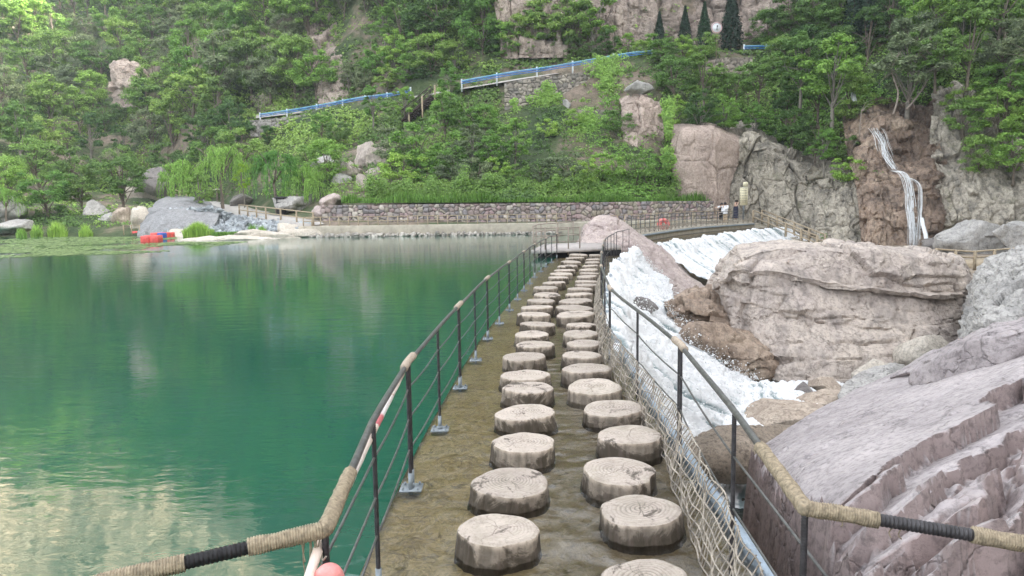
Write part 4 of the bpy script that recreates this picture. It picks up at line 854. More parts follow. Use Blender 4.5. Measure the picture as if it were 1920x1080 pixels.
# the bridge over the far fall
BA = [onz(1180, 447, .30), onz(1215, 441, .30), onz(1293, 430, .30), onz(1345, 425.5, .30), onz(1414, 420.5, .30)]
BAq = smooth_path(BA, 60); G = []
for i, p in enumerate(BAq):
    t = BAq[min(i+1, 59)]-BAq[max(i-1, 0)]; t /= np.linalg.norm(t); n = np.array([-t[1], t[0], 0]); n = n if n[0] < 0 else -n
    G.append([p+[0, 0, -.28], p+[0, 0, .0], p+[0, 0, .14]*1, p+n*.12+[0, 0, .14], p+n*1.9+[0, 0, .14], p+n*1.9+[0, 0, -.28]])
br = empty('footbridge', BAq[0], 'curved concrete footbridge with net skirted rails above the far waterfall', 'footbridge')
world_part(npmesh('deck', np.array(G).reshape(-1, 3), grid_faces(60, 6), M['concrete'], br), br)
m = MB(); m.tube([p+[-.0, -.06, .02] for p in BAq], .06, 8); world_part(m.build('pipe', M['channel'], br, True), br)
fr_root = bar_fence('bridge_railing', [p+[-.10, .10, .14] for p in BAq[::4]], .88, 'steel railing on the waterfall side of the footbridge where people stand', 'railing', 27, M['rail'], (1, .8, .55, .3), .020)
bar_fence('bridge_railing', [p+[-1.2, 1.5, .14] for p in BAq[2::4]], .9, 'steel railing on the cliff side of the footbridge in front of the stone wall', 'railing', 19, M['wood'], (1, .66, .33), .022)
m = MB(); rg = np.random.default_rng(3)
for k in range(900):
    t = rg.uniform(.08, .98); p = BAq[int(t*59)]+(rg.uniform(-.2, .2)); p = BAq[int(t*59)]+(BAq[min(59, int(t*59)+1)]-BAq[int(t*59)])*rg.uniform(0, 1)
    a = p+[-.08, .0, .12+rg.uniform(0, .22)]; m.tube([a, a+[rg.uniform(-.12, .12), 0, rg.uniform(.08, .2)]], .008, 3, False)
tag(m.build('bridge_net', M['net']), 'frayed pale rope net along the foot of the bridge railing', 'net')
# weir lip with hanging growth under the bridge
G = np.array([[[p[0], p[1], z] for z in (.05, -.1, -.35)] for p in BAq+[.05, -.1, 0]]); G[..., 1] -= np.abs(fbm(G.reshape(-1, 3), 5, 4, 3).reshape(60, 3))*.3
world_part(npmesh('lip', G.reshape(-1, 3), grid_faces(60, 3), M['rk_dark'], br), br)
# steps down at the bridge end
st = empty('stairs', at(1416, 421, 56.5), 'tan steps with sloping handrails descending from the bridge end under the cliff', 'stairs'); S0 = at(1416, 419, 56.6); S1 = at(1535, 468, 50.5)
m = MB(); nS = 14
for i in range(nS):
    p = lerp(S0, S1, i/(nS-1)); m.box((p[0], p[1]+.6, p[2]-.6), (.52, 2.0, 1.2+.02*i), rz=-.7)
world_part(m.build('steps', M['concrete'], st), st)
for k, off in enumerate((np.array([-.35, -.55, 0]), np.array([.9, 1.2, 0]))):
    m = MB()
    for i in (0, 3.4, 7, 10, 13): p = lerp(S0, S1, i/13)+off; m.box((p[0], p[1], p[2]+.45), (.13, .13, 1.1))
    a, b2_ = S0+off, S1+off; m.tube([a+[0, 0, 1.0], b2_+[0, 0, .95]], .05, 6); m.tube([a+[0, 0, .5], b2_+[0, 0, .45]], .05, 6); world_part(m.build('handrail', M['wood'], st), st)
# life ring on the bridge rail
lr = empty('life_ring', at(1244, 420.5, 43.4), 'orange life ring in a red rope frame on the bridge railing', 'life ring')
for nm, R1, r1, mt in (('ring', .27, .085, 'pink'), ('band', .16, .05, 'red')):
    a = np.linspace(0, 2*math.pi, 33); m = MB(); m.tube(np.c_[np.cos(a)*R1, 0*a, np.sin(a)*R1], r1, 10, False); m.build(nm, M[mt], lr, True)
m = MB()
for a in np.linspace(0, 2*math.pi, 8, endpoint=False): m.bar((math.cos(a)*.36, -.02, math.sin(a)*.36), (math.cos(a)*.12, .0, math.sin(a)*.12), .05, .18)
m.build('strap', M['red'], lr)
# right edge: wooden walkway behind the pale outcrop
wk = [at(1780, 490, 24), at(1822, 497, 24), at(1925, 489, 24), at(2010, 484, 24)]
wr = empty('boardwalk', wk[0], 'grey wooden boardwalk behind the pale rocks at the right edge', 'boardwalk')
G = np.array([[p+[0, 0, -.12], p, p+[0, 1.6, .0], p+[0, 1.6, -.12]] for p in wk]); world_part(npmesh('deck', G.reshape(-1, 3), grid_faces(4, 4), M['wood'], wr), wr)
bar_fence('boardwalk_railing', [at(1755, 489, 24), at(1822, 494, 24), at(1925, 486, 24), at(2010, 481, 24)], .38, 'low pale wooden railing of the boardwalk at the right edge', 'railing', 8, M['wood'], (1, .5), .035)

# ------------------------------------------------------------------ cliffs on the right bank
def band_pink(p, c): return c
rockpatch('cliff', [
 [(1256, 232, 64), (1290, 228, 64), (1340, 232, 65), (1372, 244, 66), (1400, 252, 66)],
 [(1258, 246, 60.5), (1292, 238, 60), (1338, 242, 60), (1368, 254, 60.6), (1392, 262, 61)],
 [(1256, 290, 59.8), (1290, 290, 59.2), (1336, 290, 59.2), (1362, 300, 59.8), (1384, 310, 60.4)],
 [(1262, 335, 59.5), (1292, 335, 59), (1334, 335, 59), (1356, 345, 59.5), (1370, 350, 60)],
 [(1268, 380, 59.5), (1295, 380, 59), (1330, 382, 59), (1356, 400, 59.3), (1372, 420, 59.9)],
 [(1268, 430, 59.5), (1295, 430, 59), (1328, 430, 59), (1356, 440, 59.3), (1372, 450, 59.9)]],
 150, 110, M['cl_pink'], .22, 3.2, 101, .10, 'smooth pinkish rock face beside the stone wall', 'cliff', crack=.10, aniso=(1, 1, .6), fine=.4)
rockpatch('cliff', [
 [(1350, 250, 66), (1400, 240, 66), (1440, 262, 66), (1500, 290, 65), (1560, 310, 63), (1620, 330, 60), (1650, 300, 58)],
 [(1362, 280, 61.5), (1398, 256, 60.8), (1440, 272, 60.4), (1500, 300, 59.6), (1560, 318, 58.2), (1612, 318, 56.5), (1660, 310, 55.5)],
 [(1356, 320, 61), (1396, 310, 60), (1440, 312, 59.4), (1500, 330, 58.4), (1560, 342, 57), (1612, 345, 55.4), (1660, 350, 54.6)],
 [(1350, 365, 60.6), (1394, 360, 59.6), (1438, 362, 58.8), (1500, 372, 57.6), (1560, 380, 56), (1612, 388, 54.4), (1662, 395, 53.8)],
 [(1334, 420, 60.2), (1392, 418, 59.2), (1440, 422, 58), (1500, 432, 56.4), (1560, 440, 54.6), (1612, 446, 53.2), (1664, 450, 52.8)],
 [(1328, 450, 60), (1392, 455, 59), (1440, 470, 57.4), (1500, 485, 55.6), (1560, 492, 53.8), (1612, 495, 52.6), (1664, 495, 52.2)]],
 260, 380, M['cl_grey'], .35, 2.2, 111, .34, 'grey fractured cliff with dark joints behind the bridge end', 'cliff', crack=.14, aniso=(.9, .9, .5))
rockpatch('cliff', [
 [(1580, 215, 62), (1640, 190, 61), (1700, 195, 60), (1740, 200, 60), (1790, 190, 61)],
 [(1590, 300, 57.5), (1640, 230, 57.5), (1690, 225, 57.3), (1735, 240, 57), (1770, 260, 57)],
 [(1600, 325, 55.4), (1640, 300, 55.6), (1690, 290, 55.5), (1740, 300, 55), (1768, 330, 54.8)],
 [(1606, 360, 54.2), (1642, 350, 54), (1690, 340, 53.8), (1745, 350, 53.2), (1772, 370, 53.2)],
 [(1612, 420, 53.2), (1642, 420, 52.8), (1690, 415, 52.4), (1748, 420, 51.8), (1776, 430, 52)],
 [(1618, 500, 52.4), (1644, 500, 52), (1690, 500, 51.4), (1752, 500, 51), (1780, 500, 51.2)]],
 200, 130, M['cl_wet'], .5, 1.7, 121, .28, 'wet rust brown rock column with the thin waterfall on it', 'cliff', crack=.14, aniso=(.9, .9, .55), colf=lambda p, c: c*(1+1.3*sst(-.05, .3, fbm(p, .35, 4, 55)*.6+.45*sst(28.5, 27.3, p[:, 0])-.05)[:, None]*np.array([1., 1.15, 1.3])))
rockpatch('cliff', [
 [(1745, 170, 62), (1800, 150, 62), (1860, 200, 62), (1920, 260, 60), (2000, 300, 58), (2150, 280, 54)],
 [(1748, 205, 58.5), (1795, 190, 57.6), (1850, 270, 57), (1920, 330, 55), (2000, 350, 52), (2150, 340, 48)],
 [(1742, 270, 56), (1795, 280, 55.4), (1850, 320, 54), (1920, 355, 52.4), (2000, 370, 50), (2150, 370, 46)],
 [(1746, 340, 54), (1800, 350, 53), (1850, 370, 52), (1920, 385, 50.6), (2000, 395, 48.6), (2150, 400, 44.6)],
 [(1750, 410, 52.6), (1805, 415, 51.6), (1860, 420, 50.4), (1920, 425, 49.2), (2000, 430, 47.4), (2150, 440, 43.4)],
 [(1750, 500, 52), (1810, 500, 50.4), (1860, 500, 49), (1920, 500, 47.8), (2000, 500, 46), (2150, 500, 42)]],
 220, 240, M['cl_grey'], .35, 2.0, 131, .32, 'grey blocky cliff to the right of the thin waterfall', 'cliff', crack=.14, aniso=(.9, .9, .5))
boulder('boulder', at(1835, 455, 44), (2.9, 1.6, 1.25), M['rk_grey'], 201, 0, 16, .05, 110, label='smooth grey brown boulder at the foot of the right cliff beside the bin')
boulder('boulder', at(1770, 462, 45.5), (1.3, 1.2, .8), M['rk_dark'], 203, 0, 16, .07, 90, label='wet brown rock where the thin waterfall lands')
boulder('boulder', at(1930, 445, 41), (2.0, 1.5, .9), M['rk_grey'], 204, 0, 16, .06, 90, label='grey slab rock behind the bin at the right edge')
G = np.array([[[x, y, -1.2] for x in (16, 26, 40)] for y in (24, 36, 52)], float); tag(npmesh('ground', G.reshape(-1, 3), grid_faces(3, 3), M['rk_bed']), kind='structure')
# red cliff above the road
rockpatch('cliff', [
 [(900, -330, 97.5), (1000, -340, 97.5), (1130, -350, 97.5), (1260, -350, 96.5), (1400, -350, 95.5), (1520, -340, 95.5), (1660, -330, 94.5)],
 [(905, -150, 86.5), (1000, -150, 87.5), (1130, -150, 87.5), (1260, -150, 86.5), (1400, -150, 84.5), (1520, -140, 83.5), (1640, -130, 83.5)],
 [(925, 0, 82), (1000, 0, 82), (1130, 0, 81.5), (1260, 0, 80.5), (1400, 0, 79.5), (1520, 0, 78.5), (1620, 0, 77.5)],
 [(935, 50, 81.5), (1000, 55, 80.7), (1130, 55, 80.3), (1260, 55, 79.5), (1400, 60, 78.1), (1520, 60, 77.1), (1600, 60, 76.5)],
 [(940, 110, 81.5), (1000, 112, 80.7), (1130, 110, 80), (1260, 100, 79), (1400, 98, 77.5), (1520, 95, 76.5), (1600, 95, 75.9)]],
 200, 330, M['cl_red'], 1.2, 5.0, 141, .55, 'tall pinkish red cliff above the mountain road', 'cliff', crack=.40, aniso=(1, 1, .45))
rockpatch('cliff', [
 [(205, 122, 118), (222, 116, 117), (245, 118, 117), (270, 130, 118), (285, 150, 119)],
 [(206, 130, 115.5), (222, 126, 114), (246, 128, 114), (268, 140, 115), (282, 160, 117)],
 [(208, 160, 114.5), (224, 160, 113), (248, 160, 113), (266, 170, 114), (278, 185, 116)],
 [(212, 196, 114), (226, 200, 112.5), (250, 205, 112), (266, 210, 113), (276, 215, 115)]], 70, 70, M['cl_red'], .6, 2.5, 151, .25, 'brown rock face poking out of the trees on the left slope', 'cliff', crack=.2)
rockpatch('cliff', [
 [(60, -40, 185), (100, -60, 183), (140, -50, 182), (185, -30, 180)],
 [(70, -5, 182), (100, -10, 180), (140, -8, 178), (180, 10, 178)],
 [(85, 40, 178), (110, 38, 177), (140, 35, 176), (160, 40, 177)]], 60, 60, M['cl_cream'], 1., 4, 152, .5, 'pale crag near the top left corner of the slope', 'cliff', crack=.4)
rockpatch('cliff', [
 [(575, 50, 103), (620, 30, 104), (690, 40, 101), (730, 70, 99)],
 [(585, 100, 98), (630, 95, 97), (690, 100, 95.5), (725, 120, 93)],
 [(590, 150, 93.5), (630, 155, 91.5), (680, 160, 90.5), (715, 170, 88)],
 [(600, 205, 88.5), (630, 205, 87.5), (670, 200, 86.5), (700, 195, 85.6)]], 110, 90, M['cl_red'], .9, 3, 161, .4, 'brown eroded rock slope above the left end of the blue guardrail', 'cliff', crack=.3)
rockpatch('cliff', [
 [(230, -40, 160), (250, -70, 160), (280, -50, 158)], [(232, 30, 154), (255, 20, 152), (282, 30, 150)], [(240, 110, 138), (258, 110, 137), (278, 115, 137)]], 70, 40, M['cl_red'], .8, 3, 162, .4, 'narrow grey brown rock rib high on the left slope', 'cliff', crack=.3)
# sunlit crags far above the frame: only the lake shows them
rockpatch('cliff', [
 [(-420, -640, 290), (-200, -620, 280), (0, -580, 270), (200, -560, 262), (400, -520, 252), (560, -440, 240)],
 [(-420, -430, 248), (-200, -420, 246), (0, -410, 240), (200, -400, 232), (400, -380, 222), (560, -330, 212)],
 [(-420, -210, 222), (-200, -200, 220), (0, -180, 214), (200, -165, 202), (400, -150, 190), (560, -175, 178)],
 [(-420, -120, 214), (-200, -110, 212), (0, -95, 204), (200, -90, 192), (400, -80, 180), (560, -110, 172)]], 160, 220, M['cl_cream'], 3, 14, 171, 1.6, 'sunlit cream cliff mirrored in the lake at the lower left', 'cliff', crack=1.2)
# standing stone pillar and the stone terraces under the road
rockpatch('rock_pillar', [
 [(1160, 186, 68), (1180, 178, 68), (1205, 180, 68), (1238, 196, 68)], [(1162, 192, 65), (1182, 182, 64.4), (1208, 184, 64.4), (1238, 198, 65)],
 [(1164, 225, 64), (1184, 228, 63), (1208, 226, 63), (1240, 232, 64)], [(1166, 265, 63.2), (1186, 270, 62.2), (1210, 268, 62.2), (1243, 270, 63.4)], [(1168, 330, 61.4), (1188, 335, 60.4), (1212, 335, 60.4), (1248, 330, 61.4)]],
 110, 60, M['cl_pink'], .3, 1.8, 181, .16, 'tall upright stone pillar below the road with a loose block on top', 'rock', crack=.15, aniso=(1, 1, .5))
boulder('boulder', at(1198, 166, 65), (1.2, .9, .60), M['rk_grey'], 183, .2, 14, .06, 70, label='rounded block balanced on top of the stone pillar')
stone_wall('stone_wall', [at(946, 203, 70.5), at(1010, 198, 71), at(1065, 190, 71.5), at(1120, 186, 72)], None, [at(946, 212, 70.5)[2], at(1010, 210, 71)[2], at(1065, 208, 71.5)[2], at(1120, 206, 72)[2]], [at(946, 156, 70.5)[2], at(1010, 144, 71)[2], at(1065, 138, 71.5)[2], at(1120, 132, 72)[2]], 'high dry stone retaining wall under the blue guardrail', .42, res=.08, pal=[(.33, .29, .25), (.40, .35, .30), (.27, .25, .22), (.45, .40, .33)])
stone_wall('stone_wall', [at(1322, 128, 71), at(1360, 124, 71.5), at(1410, 120, 72)], None, [at(1322, 138, 71)[2]]*3, [at(1322, 112, 71)[2], at(1360, 108, 71.5)[2], at(1410, 108, 72)[2]], 'short dry stone wall under the round sign', .5, res=.10, pal=[(.36, .30, .25), (.42, .36, .30), (.30, .26, .22)])
stone_wall('stone_wall', [at(470, 250, 87), at(500, 246, 87), at(550, 238, 86.5), at(590, 230, 86)], None, [at(500, 256, 87)[2]]*4, [at(470, 226, 87)[2], at(500, 224, 87)[2], at(550, 218, 86.5)[2], at(590, 212, 86)[2]], 'grey stone embankment under the left end of the blue guardrail', .5, res=.10, pal=[(.33, .31, .29), (.40, .37, .34), (.27, .25, .24)])
stone_wall('stone_wall', [at(1080, 250, 66.5), at(1120, 250, 66.5), at(1165, 248, 66.8)], None, [at(1100, 312, 65)[2]]*3, [at(1100, 205, 66)[2]]*3, 'broken old terrace wall below the road overgrown with creepers', .45, res=.09, pal=[(.33, .29, .25), (.40, .35, .30), (.27, .25, .22)])
rk = 0
for (px, py, D, r, mt, lb) in [
 (708, 300, 66, (2.2, 1.6, 1.35), 'rk_block', 'largest pale boulder of the pile right of the willow'), (655, 322, 64, (1.2, 1., .8), 'rk_block', 'pale boulder left of the largest one in the pile'),
 (708, 326, 63, (1.0, .8, .6), 'rk_block', 'pale boulder under the largest one in the pile'), (682, 348, 61, (.7, .6, 1.0), 'rk_block', 'upright pale block at the foot of the pile'),
 (640, 345, 62.5, (.9, .8, .9), 'rk_grey', 'grey boulder at the left foot of the pile'), (608, 306, 67, (1.0, .8, .7), 'rk_grey', 'grey boulder half hidden left above the pile'),
 (617, 380, 54.6, (1.15, .8, .55), 'rk_mound', 'reddish rock at the left end of the stone wall'), (604, 396, 54.0, (.9, .8, .4), 'rk_mound', 'flat rock under the reddish rock at the wall end'),
 (548, 385, 58.5, (1.6, 1., .7), 'rk_grey', 'low grey boulder behind the black bin'), (455, 376, 74, (1.6, 1., .75), 'rk_dark', 'dark boulder beside the top of the sloping path'),
 (990, 247, 68, (.7, .6, .5), 'rk_grey', 'single grey stone on the bare slope under the retaining wall'), (1060, 205, 70.3, (.8, .5, .7), 'rk_grey', 'round stone standing against the retaining wall'),
 (300, 342, 84, (1.8, 1.6, 1.5), 'rk_dark', 'large grey rock face behind the far left path'), (262, 360, 86, (1.7, 1.4, 2.2), 'rk_pale', 'pale upright rock beside the person in white'),
 (8, 398, 62, (2.6, 1.8, 1.5), 'rk_grey', 'layered grey rock at the left edge by the steps'), (24, 425, 59.5, (1.6, 1.2, .5), 'rk_grey', 'pale stone steps block at the left edge'),
 (262, 417, 58.5, (.9, .8, 1.0), 'rk_pale', 'brownish block left of the smooth grey slope'), (232, 410, 60.5, (1.0, .8, 1.0), 'rk_tan', 'tan block above the reeds on the left shore'),
 (180, 398, 63, (1.0, .8, .8), 'rk_grey', 'rounded grey block in the stone bank on the left'), (200, 415, 61, (.8, .7, .7), 'rk_grey', 'smaller grey block under the rounded one on the left')]:
    boulder('boulder', at(px, py, D), r, M[mt], 300+rk, rk*1.3, 12, .07, 64, label=lb); rk += 1
# smooth grey bank and slate rubble on the left shore
rockpatch('rock_slab', [
 [(268, 405, 60), (300, 374, 64), (335, 367, 66), (375, 372, 66), (420, 392, 62)], [(262, 420, 57.4), (290, 388, 59), (330, 378, 60), (370, 380, 60), (412, 400, 58)],
 [(260, 430, 56.2), (290, 405, 57), (325, 392, 57.6), (365, 396, 57.6), (408, 412, 56.4)], [(258, 438, 55.4), (292, 428, 55.4), (325, 418, 55.8), (362, 418, 55.8), (400, 428, 55.4)], [(258, 450, 55), (292, 450, 54.8), (325, 450, 54.8), (362, 450, 54.8), (400, 450, 54.8)]],
 60, 90, M['rk_slope'], .16, 2.5, 191, .06, 'smooth grey rock slope rising from the floating dock', crack=.06)
cs = []; rs = []; rg = np.random.default_rng(8)
for k in range(1500):
    t = rg.uniform(0, 1); px = 285+t*300; yt = np.interp(px, [285, 340, 400, 440, 500, 600], [402, 392, 390, 404, 412, 424]); py = rg.uniform(yt, 440-(px-285)*.01); D = terrD(px, py)-rg.uniform(.1, .7); cs.append(at(px, py, min(D, 58))); rs.append(rg.uniform(.10, .36))
tag(pebbles('slate_rubble', cs, rs, M['peb_blue'], 31, flat=.45), kind='stuff')
# long pale ledge lying in the lake and its stones
for k, (px, py, D, r, lb) in enumerate([(425, 449.5, 47.6, (3.2, .9, .30), 'long low pale rock lying in the lake in front of the slate bank'), (505, 445, 48.8, (1.9, .8, .34), 'pale flat rock at the right end of the long low rock'), (570, 436, 50.2, (1.3, .8, .30), 'white flat stone where the railing meets the water'), (545, 431, 51.5, (1.0, .7, .45), 'grey stone behind the white flat stone'), (490, 440, 50.6, (1.4, .7, .35), 'pale shelf of rock between reeds and lake'), (318, 441, 53.8, (.7, .5, .35), 'pale rock right of the red floating cubes'), (345, 438, 54.4, (1.1, .6, .4), 'second pale rock right of the floating cubes beside the reeds')]):
    boulder('boulder', at(px, py, D)-np.array([0, 0, .06]), r, M['rk_pale'], 400+k, .12*k, 14, .05, 80, label=lb)

# ------------------------------------------------------------------ road guardrail
def guardrail(pts, label, n):
    root = empty('guardrail', pts[0], label, 'guardrail'); P = smooth_path(pts, 40); post = None
    for i in range(n):
        q = P[int(round(i/(n-1)*39))]-pts[0]
        if post is None: m = MB(); m.box((0, 0, .28), (.14, .12, 1.16)); m.box((0, 0, .87), (.17, .15, .05)); post = m.build('post', M['white'], root); post.location = V(q)
        else: c = cp(post, root); c.location = V(q)
    for h, mt, r in ((.72, 'cyan', .042), (.60, 'blue', .042), (.44, 'blue', .038)):
        m = MB(); m.tube([p-pts[0]+[0, -.1, h] for p in P], r, 8); m.build('rail', M[mt], root, True)
guardrail([at(866, 166, 73.6), at(900, 160, 72.8), at(960, 150, 71.2), at(1030, 140, 71.6), at(1110, 126, 72.4), at(1180, 114, 72.8), at(1222, 110, 73.2)], 'blue and white guardrail above the dry stone retaining wall', 6)
guardrail([at(488, 226, 87.5), at(545, 218, 87), at(600, 209, 86), at(672, 196, 83), at(735, 188, 80), at(770, 180, 78)], 'blue and white guardrail of the lower road section on the left', 7)
guardrail([at(1395, 101, 74.2), at(1430, 100, 74.4), at(1474, 100, 74.8)], 'short piece of pale blue guardrail right of the big cypress', 3)
# road surface strip behind the rails
rd = [[at(480, 222, 89), at(480, 214, 94)], [at(620, 205, 86.2), at(620, 198, 89)], [at(760, 186, 79.6), at(760, 178, 83)], [at(900, 162, 74.2), at(900, 152, 79)], [at(1060, 136, 73.2), at(1060, 128, 77.5)], [at(1220, 113, 74.2), at(1220, 106, 77.4)], [at(1400, 100, 75.4), at(1400, 92, 78.6)], [at(1500, 98, 76), at(1500, 90, 78.6)]]
G = patch_pts(rd, 60, 4); tag(npmesh('road', (G+[0, 0, .02]).reshape(-1, 3), grid_faces(60, 4), M['path']), kind='structure')
# dark wooden stair descending from the road
s0, s1 = at(806, 182, 75.4), at(752, 228, 72.4); wst = empty('stairs', s1, 'dark wooden stair with slatted railings below the road', 'stairs')
m = MB(); m2 = MB(); m3 = MB()
for i in range(17):
    p = lerp(s1, s0, i/16)-s1; m.box((p[0]+.6, p[1], p[2]), (.45, 1.7, .06)); m.box((p[0]+.8, p[1], p[2]-.1), (.04, 1.7, .2))
for off in (-.9, .9):
    m2.bar(np.array([.2, off, .95]), s0-s1+np.array([.2, off, .95]), .07, .09); m2.bar(np.array([.2, off, -.05]), s0-s1+np.array([.2, off, -.05]), .08, .26)
    for i in range(26): p = lerp(s1, s0, i/25)-s1; m2.bar(p+np.array([.2, off, 0]), p+np.array([.2, off, .95]), .035, .035)
for t in (.1, .55, 1.): p = lerp(s1, s0, t)-s1; m3.bar(p+np.array([.6, -.95, 1.0]), p+np.array([.6, -.95, -2.4]), .16, .16)
m.build('steps', M['dwood'], wst); m2.build('banister', M['dwood'], wst); m3.build('support', M['wood'], wst)

# ------------------------------------------------------------------ signs, bins, lamps, floating dock
sg = empty('sign_board', at(1394, 417, 57.6), 'tall pale yellow notice board with rows of small dark writing at the bridge end', 'sign')
MB().bar((0, .06, -.2), (0, .06, 2.9), .12, .12).build('pole', M['sleeve'], sg)
m = MB(); m.box((-.02, 0, 1.98), (.60, .05, 1.35)); pn_ = m.build('panel', M['cream'], sg); m = MB(); m.box((.10, 0, 2.90), (.36, .05, .34)); m.build('header', M['cream'], sg)
m = MB(); rg = random.Random(2)
for r in range(9):
    z = 2.56-r*.125; m.box((-.25, -.028, z), (.05, .004, .05))
    x = -.17
    while x < .2: w__ = rg.uniform(.02, .05); m.box((x+w__/2, -.028, z), (w__, .004, rg.choice((.035, .05)))); x += w__+.02
for x in (.02, .08, .14): m.box((x, -.028, 2.93), (.035, .004, .05))
m.build('lettering', M['dwood'], sg)
rs_ = empty('round_sign', at(1343, 112, 73), 'round white traffic sign with a red ring and dark arrow on a pole among cypresses', 'sign')
zc_ = at(1343, 52, 73)[2]-rs_.location.z; MB().tube([[0, .06, -.5], [0, .06, zc_+.3]], .05, 8).build('pole', M['wood'], rs_)
m = MB(); m.tube([[0, 0, zc_], [0, .04, zc_]], .52, 32); m.build('disc', M['white'], rs_)
a = np.linspace(0, 2*math.pi, 33); m = MB(); m.tube(np.c_[np.cos(a)*.47, 0*a-.01, np.sin(a)*.47+zc_], .035, 6, False); m.build('rim', m_plain('faded_red', (.62, .34, .34), .5), rs_)
m = MB(); m.box((0.02, -.012, zc_-.05), (.07, .01, .36)); m.box((.05, -.012, zc_+.16), (.12, .01, .12)); m.build('arrow', M['black'], rs_)
def bin_(loc, label, s=1.):
    r = empty('litter_bin', loc, label, 'litter bin'); m = MB(); m.box((0, 0, .5*s), (.62*s, .5*s, 1.0*s)); m.build('body', M['black'], r)
    m = MB(); m.box((0, 0, 1.32*s), (.86*s, .66*s, .09*s)); m.box((0, 0, 1.38*s), (.7*s, .5*s, .05*s)); m.build('roof', M['leaf_grey'] if s > 1.05 else M['black'], r)
    m = MB()
    for x in (-.26, .26):
        for y in (-.2, .2): m.box((x*s, y*s, 1.15*s), (.06*s, .06*s, .3*s))
    m.build('post', M['black'], r); m = MB()
    for x in (-.13, .16): m.box((x*s, -.255*s, .55*s), (.16*s, .012, .12*s))
    m.build('label_plate', M['white'], r)
bin_(at(528, 402, 57.8)-np.array([0, 0, .05]), 'black litter bin with a small roof beside the sloping path', 1.)
bin_(at(1894, 463, 41), 'black double litter bin with white labels at the right edge', .66)
lp = empty('path_lamp', at(408, 377, 82), 'mushroom shaped post lamp at the top of the sloping path', 'lamp')
MB().tube([[0, 0, -.2], [0, 0, 1.2]], .12, 8).build('post', M['bark'], lp); m = MB(); m.tube([[0, 0, 1.2], [0, 0, 1.28], [0, 0, 1.36]], [.5, .36, .05], 14); m.build('lamp_shade', M['rk_pale'], lp)
OR2 = ['leftmost', 'second', 'third', 'fourth', 'fifth', 'sixth', 'seventh', 'eighth']
# floating dock cubes
def cube_mesh(name, mat):
    m = MB(); s = .25
    pts = []; n = 9
    q = np.array([[.9, .42, 0], [1, .5, .06], [1, .5, .34], [.9, .42, .40]])
    V_ = []
    for r, _, z in q:
        for k in range(8):
            ex, ey = [(1, .72), (.72, 1), (-.72, 1), (-1, .72), (-1, -.72), (-.72, -1), (.72, -1), (1, -.72)][k]; V_.append([ex*s*r, ey*s*r, z])
    f = [grid_faces(4, 8, True), np.arange(8)[None, ::-1], (24+np.arange(8))[None, :]]; m.add(V_, f); m.box((0, -.255, .26), (.12, .03, .06)); m.box((.255, 0, .26), (.03, .12, .06)); return m.build(name, mat)
cr0 = {c: cube_mesh('dock_cube', M[c]) for c in ('red', 'navy')}; usedc = set(); cnt = {'red': 0, 'navy': 0}; ranks = {}
def dock(px, py, D, ux, uy, grid, lbl):
    base = at(px, py, D); base[2] = -.06; a = math.atan2(uy, ux); ex = np.array([math.cos(a), math.sin(a), 0]); ey = np.array([-math.sin(a), math.cos(a), 0])
    for j, row in enumerate(grid):
        for i, ch in enumerate(row):
            c = {'r': 'red', 'b': 'navy'}[ch]
            if c in usedc: o = cp(cr0[c])
            else: o = cr0[c]; usedc.add(c)
            o.location = V(base+ex*i*.51+ey*j*.51); o.rotation_euler = (0, 0, a); o.scale = (1, 1, 1.15)
            tag(o, f'{"red" if ch=="r" else "blue"} float cube, {OR2[i]}{"" if i == 0 else " from left"}, {["front", "second", "third"][j]} row of the {lbl}', 'float cube', 'floating dock cubes')
dock(254, 438, 56.5, 1, .03, ['rbbbbr', 'rbbbbr'], 'long dock'); dock(291, 444, 52.0, 1, -.1, ['rb', 'rr', 'rr'], 'middle dock'); dock(273, 453, 45.8, 1, .25, ['rr', 'rr', 'rr'], 'front dock')
MB().bar(at(262, 437, 55.4)+np.array([0, 0, -.2]), at(262, 426, 55.4), .07, .07)
bar_fence('dock_railing', [at(232, 436, 56), at(262, 436, 55.6)], .55, 'low wooden rail behind the floating dock', 'railing', 3, M['wood'], (1,), .03)
# lily pads
rg = np.random.default_rng(12); V_, F_ = [], []; n = 0; ang = np.linspace(.25, 2*math.pi-.05, 8)
px = rg.uniform(-260, 470, 60000); py = 441+(rg.random(60000)**1.35)*46; pos = []
for x_, y_ in zip(px, py):
    lim = np.interp(x_, [-260, 0, 150, 300, 400, 470], [492, 487, 480, 472, 462, 452])
    if y_ < lim and not (330 < x_ and y_ < 453): pos.append(onz(x_, y_, WZ+.006))
pos = np.array(pos); dens = fbm(pos*np.array([1, 1, 0]), .35, 4, 7); pos = pos[(dens+rg.uniform(-.25, .25, len(pos))) > -.03][:17000]
r = rg.uniform(.06, .15, len(pos)); off = np.stack([np.cos(ang), np.sin(ang), 0*ang], -1); tl = rg.uniform(-.02, .05, (len(pos), 8))
vv = pos[:, None]+off[None]*r[:, None, None]; vv[..., 2] += np.abs(tl)*r[:, None]*3; F = np.arange(len(pos)*8).reshape(-1, 8)
M['lily'] = m_leaf('lily', (.12, .20, .07), (.24, .34, .14)); tag(npmesh('lily_pads', vv.reshape(-1, 3), F, M['lily']), kind='stuff')

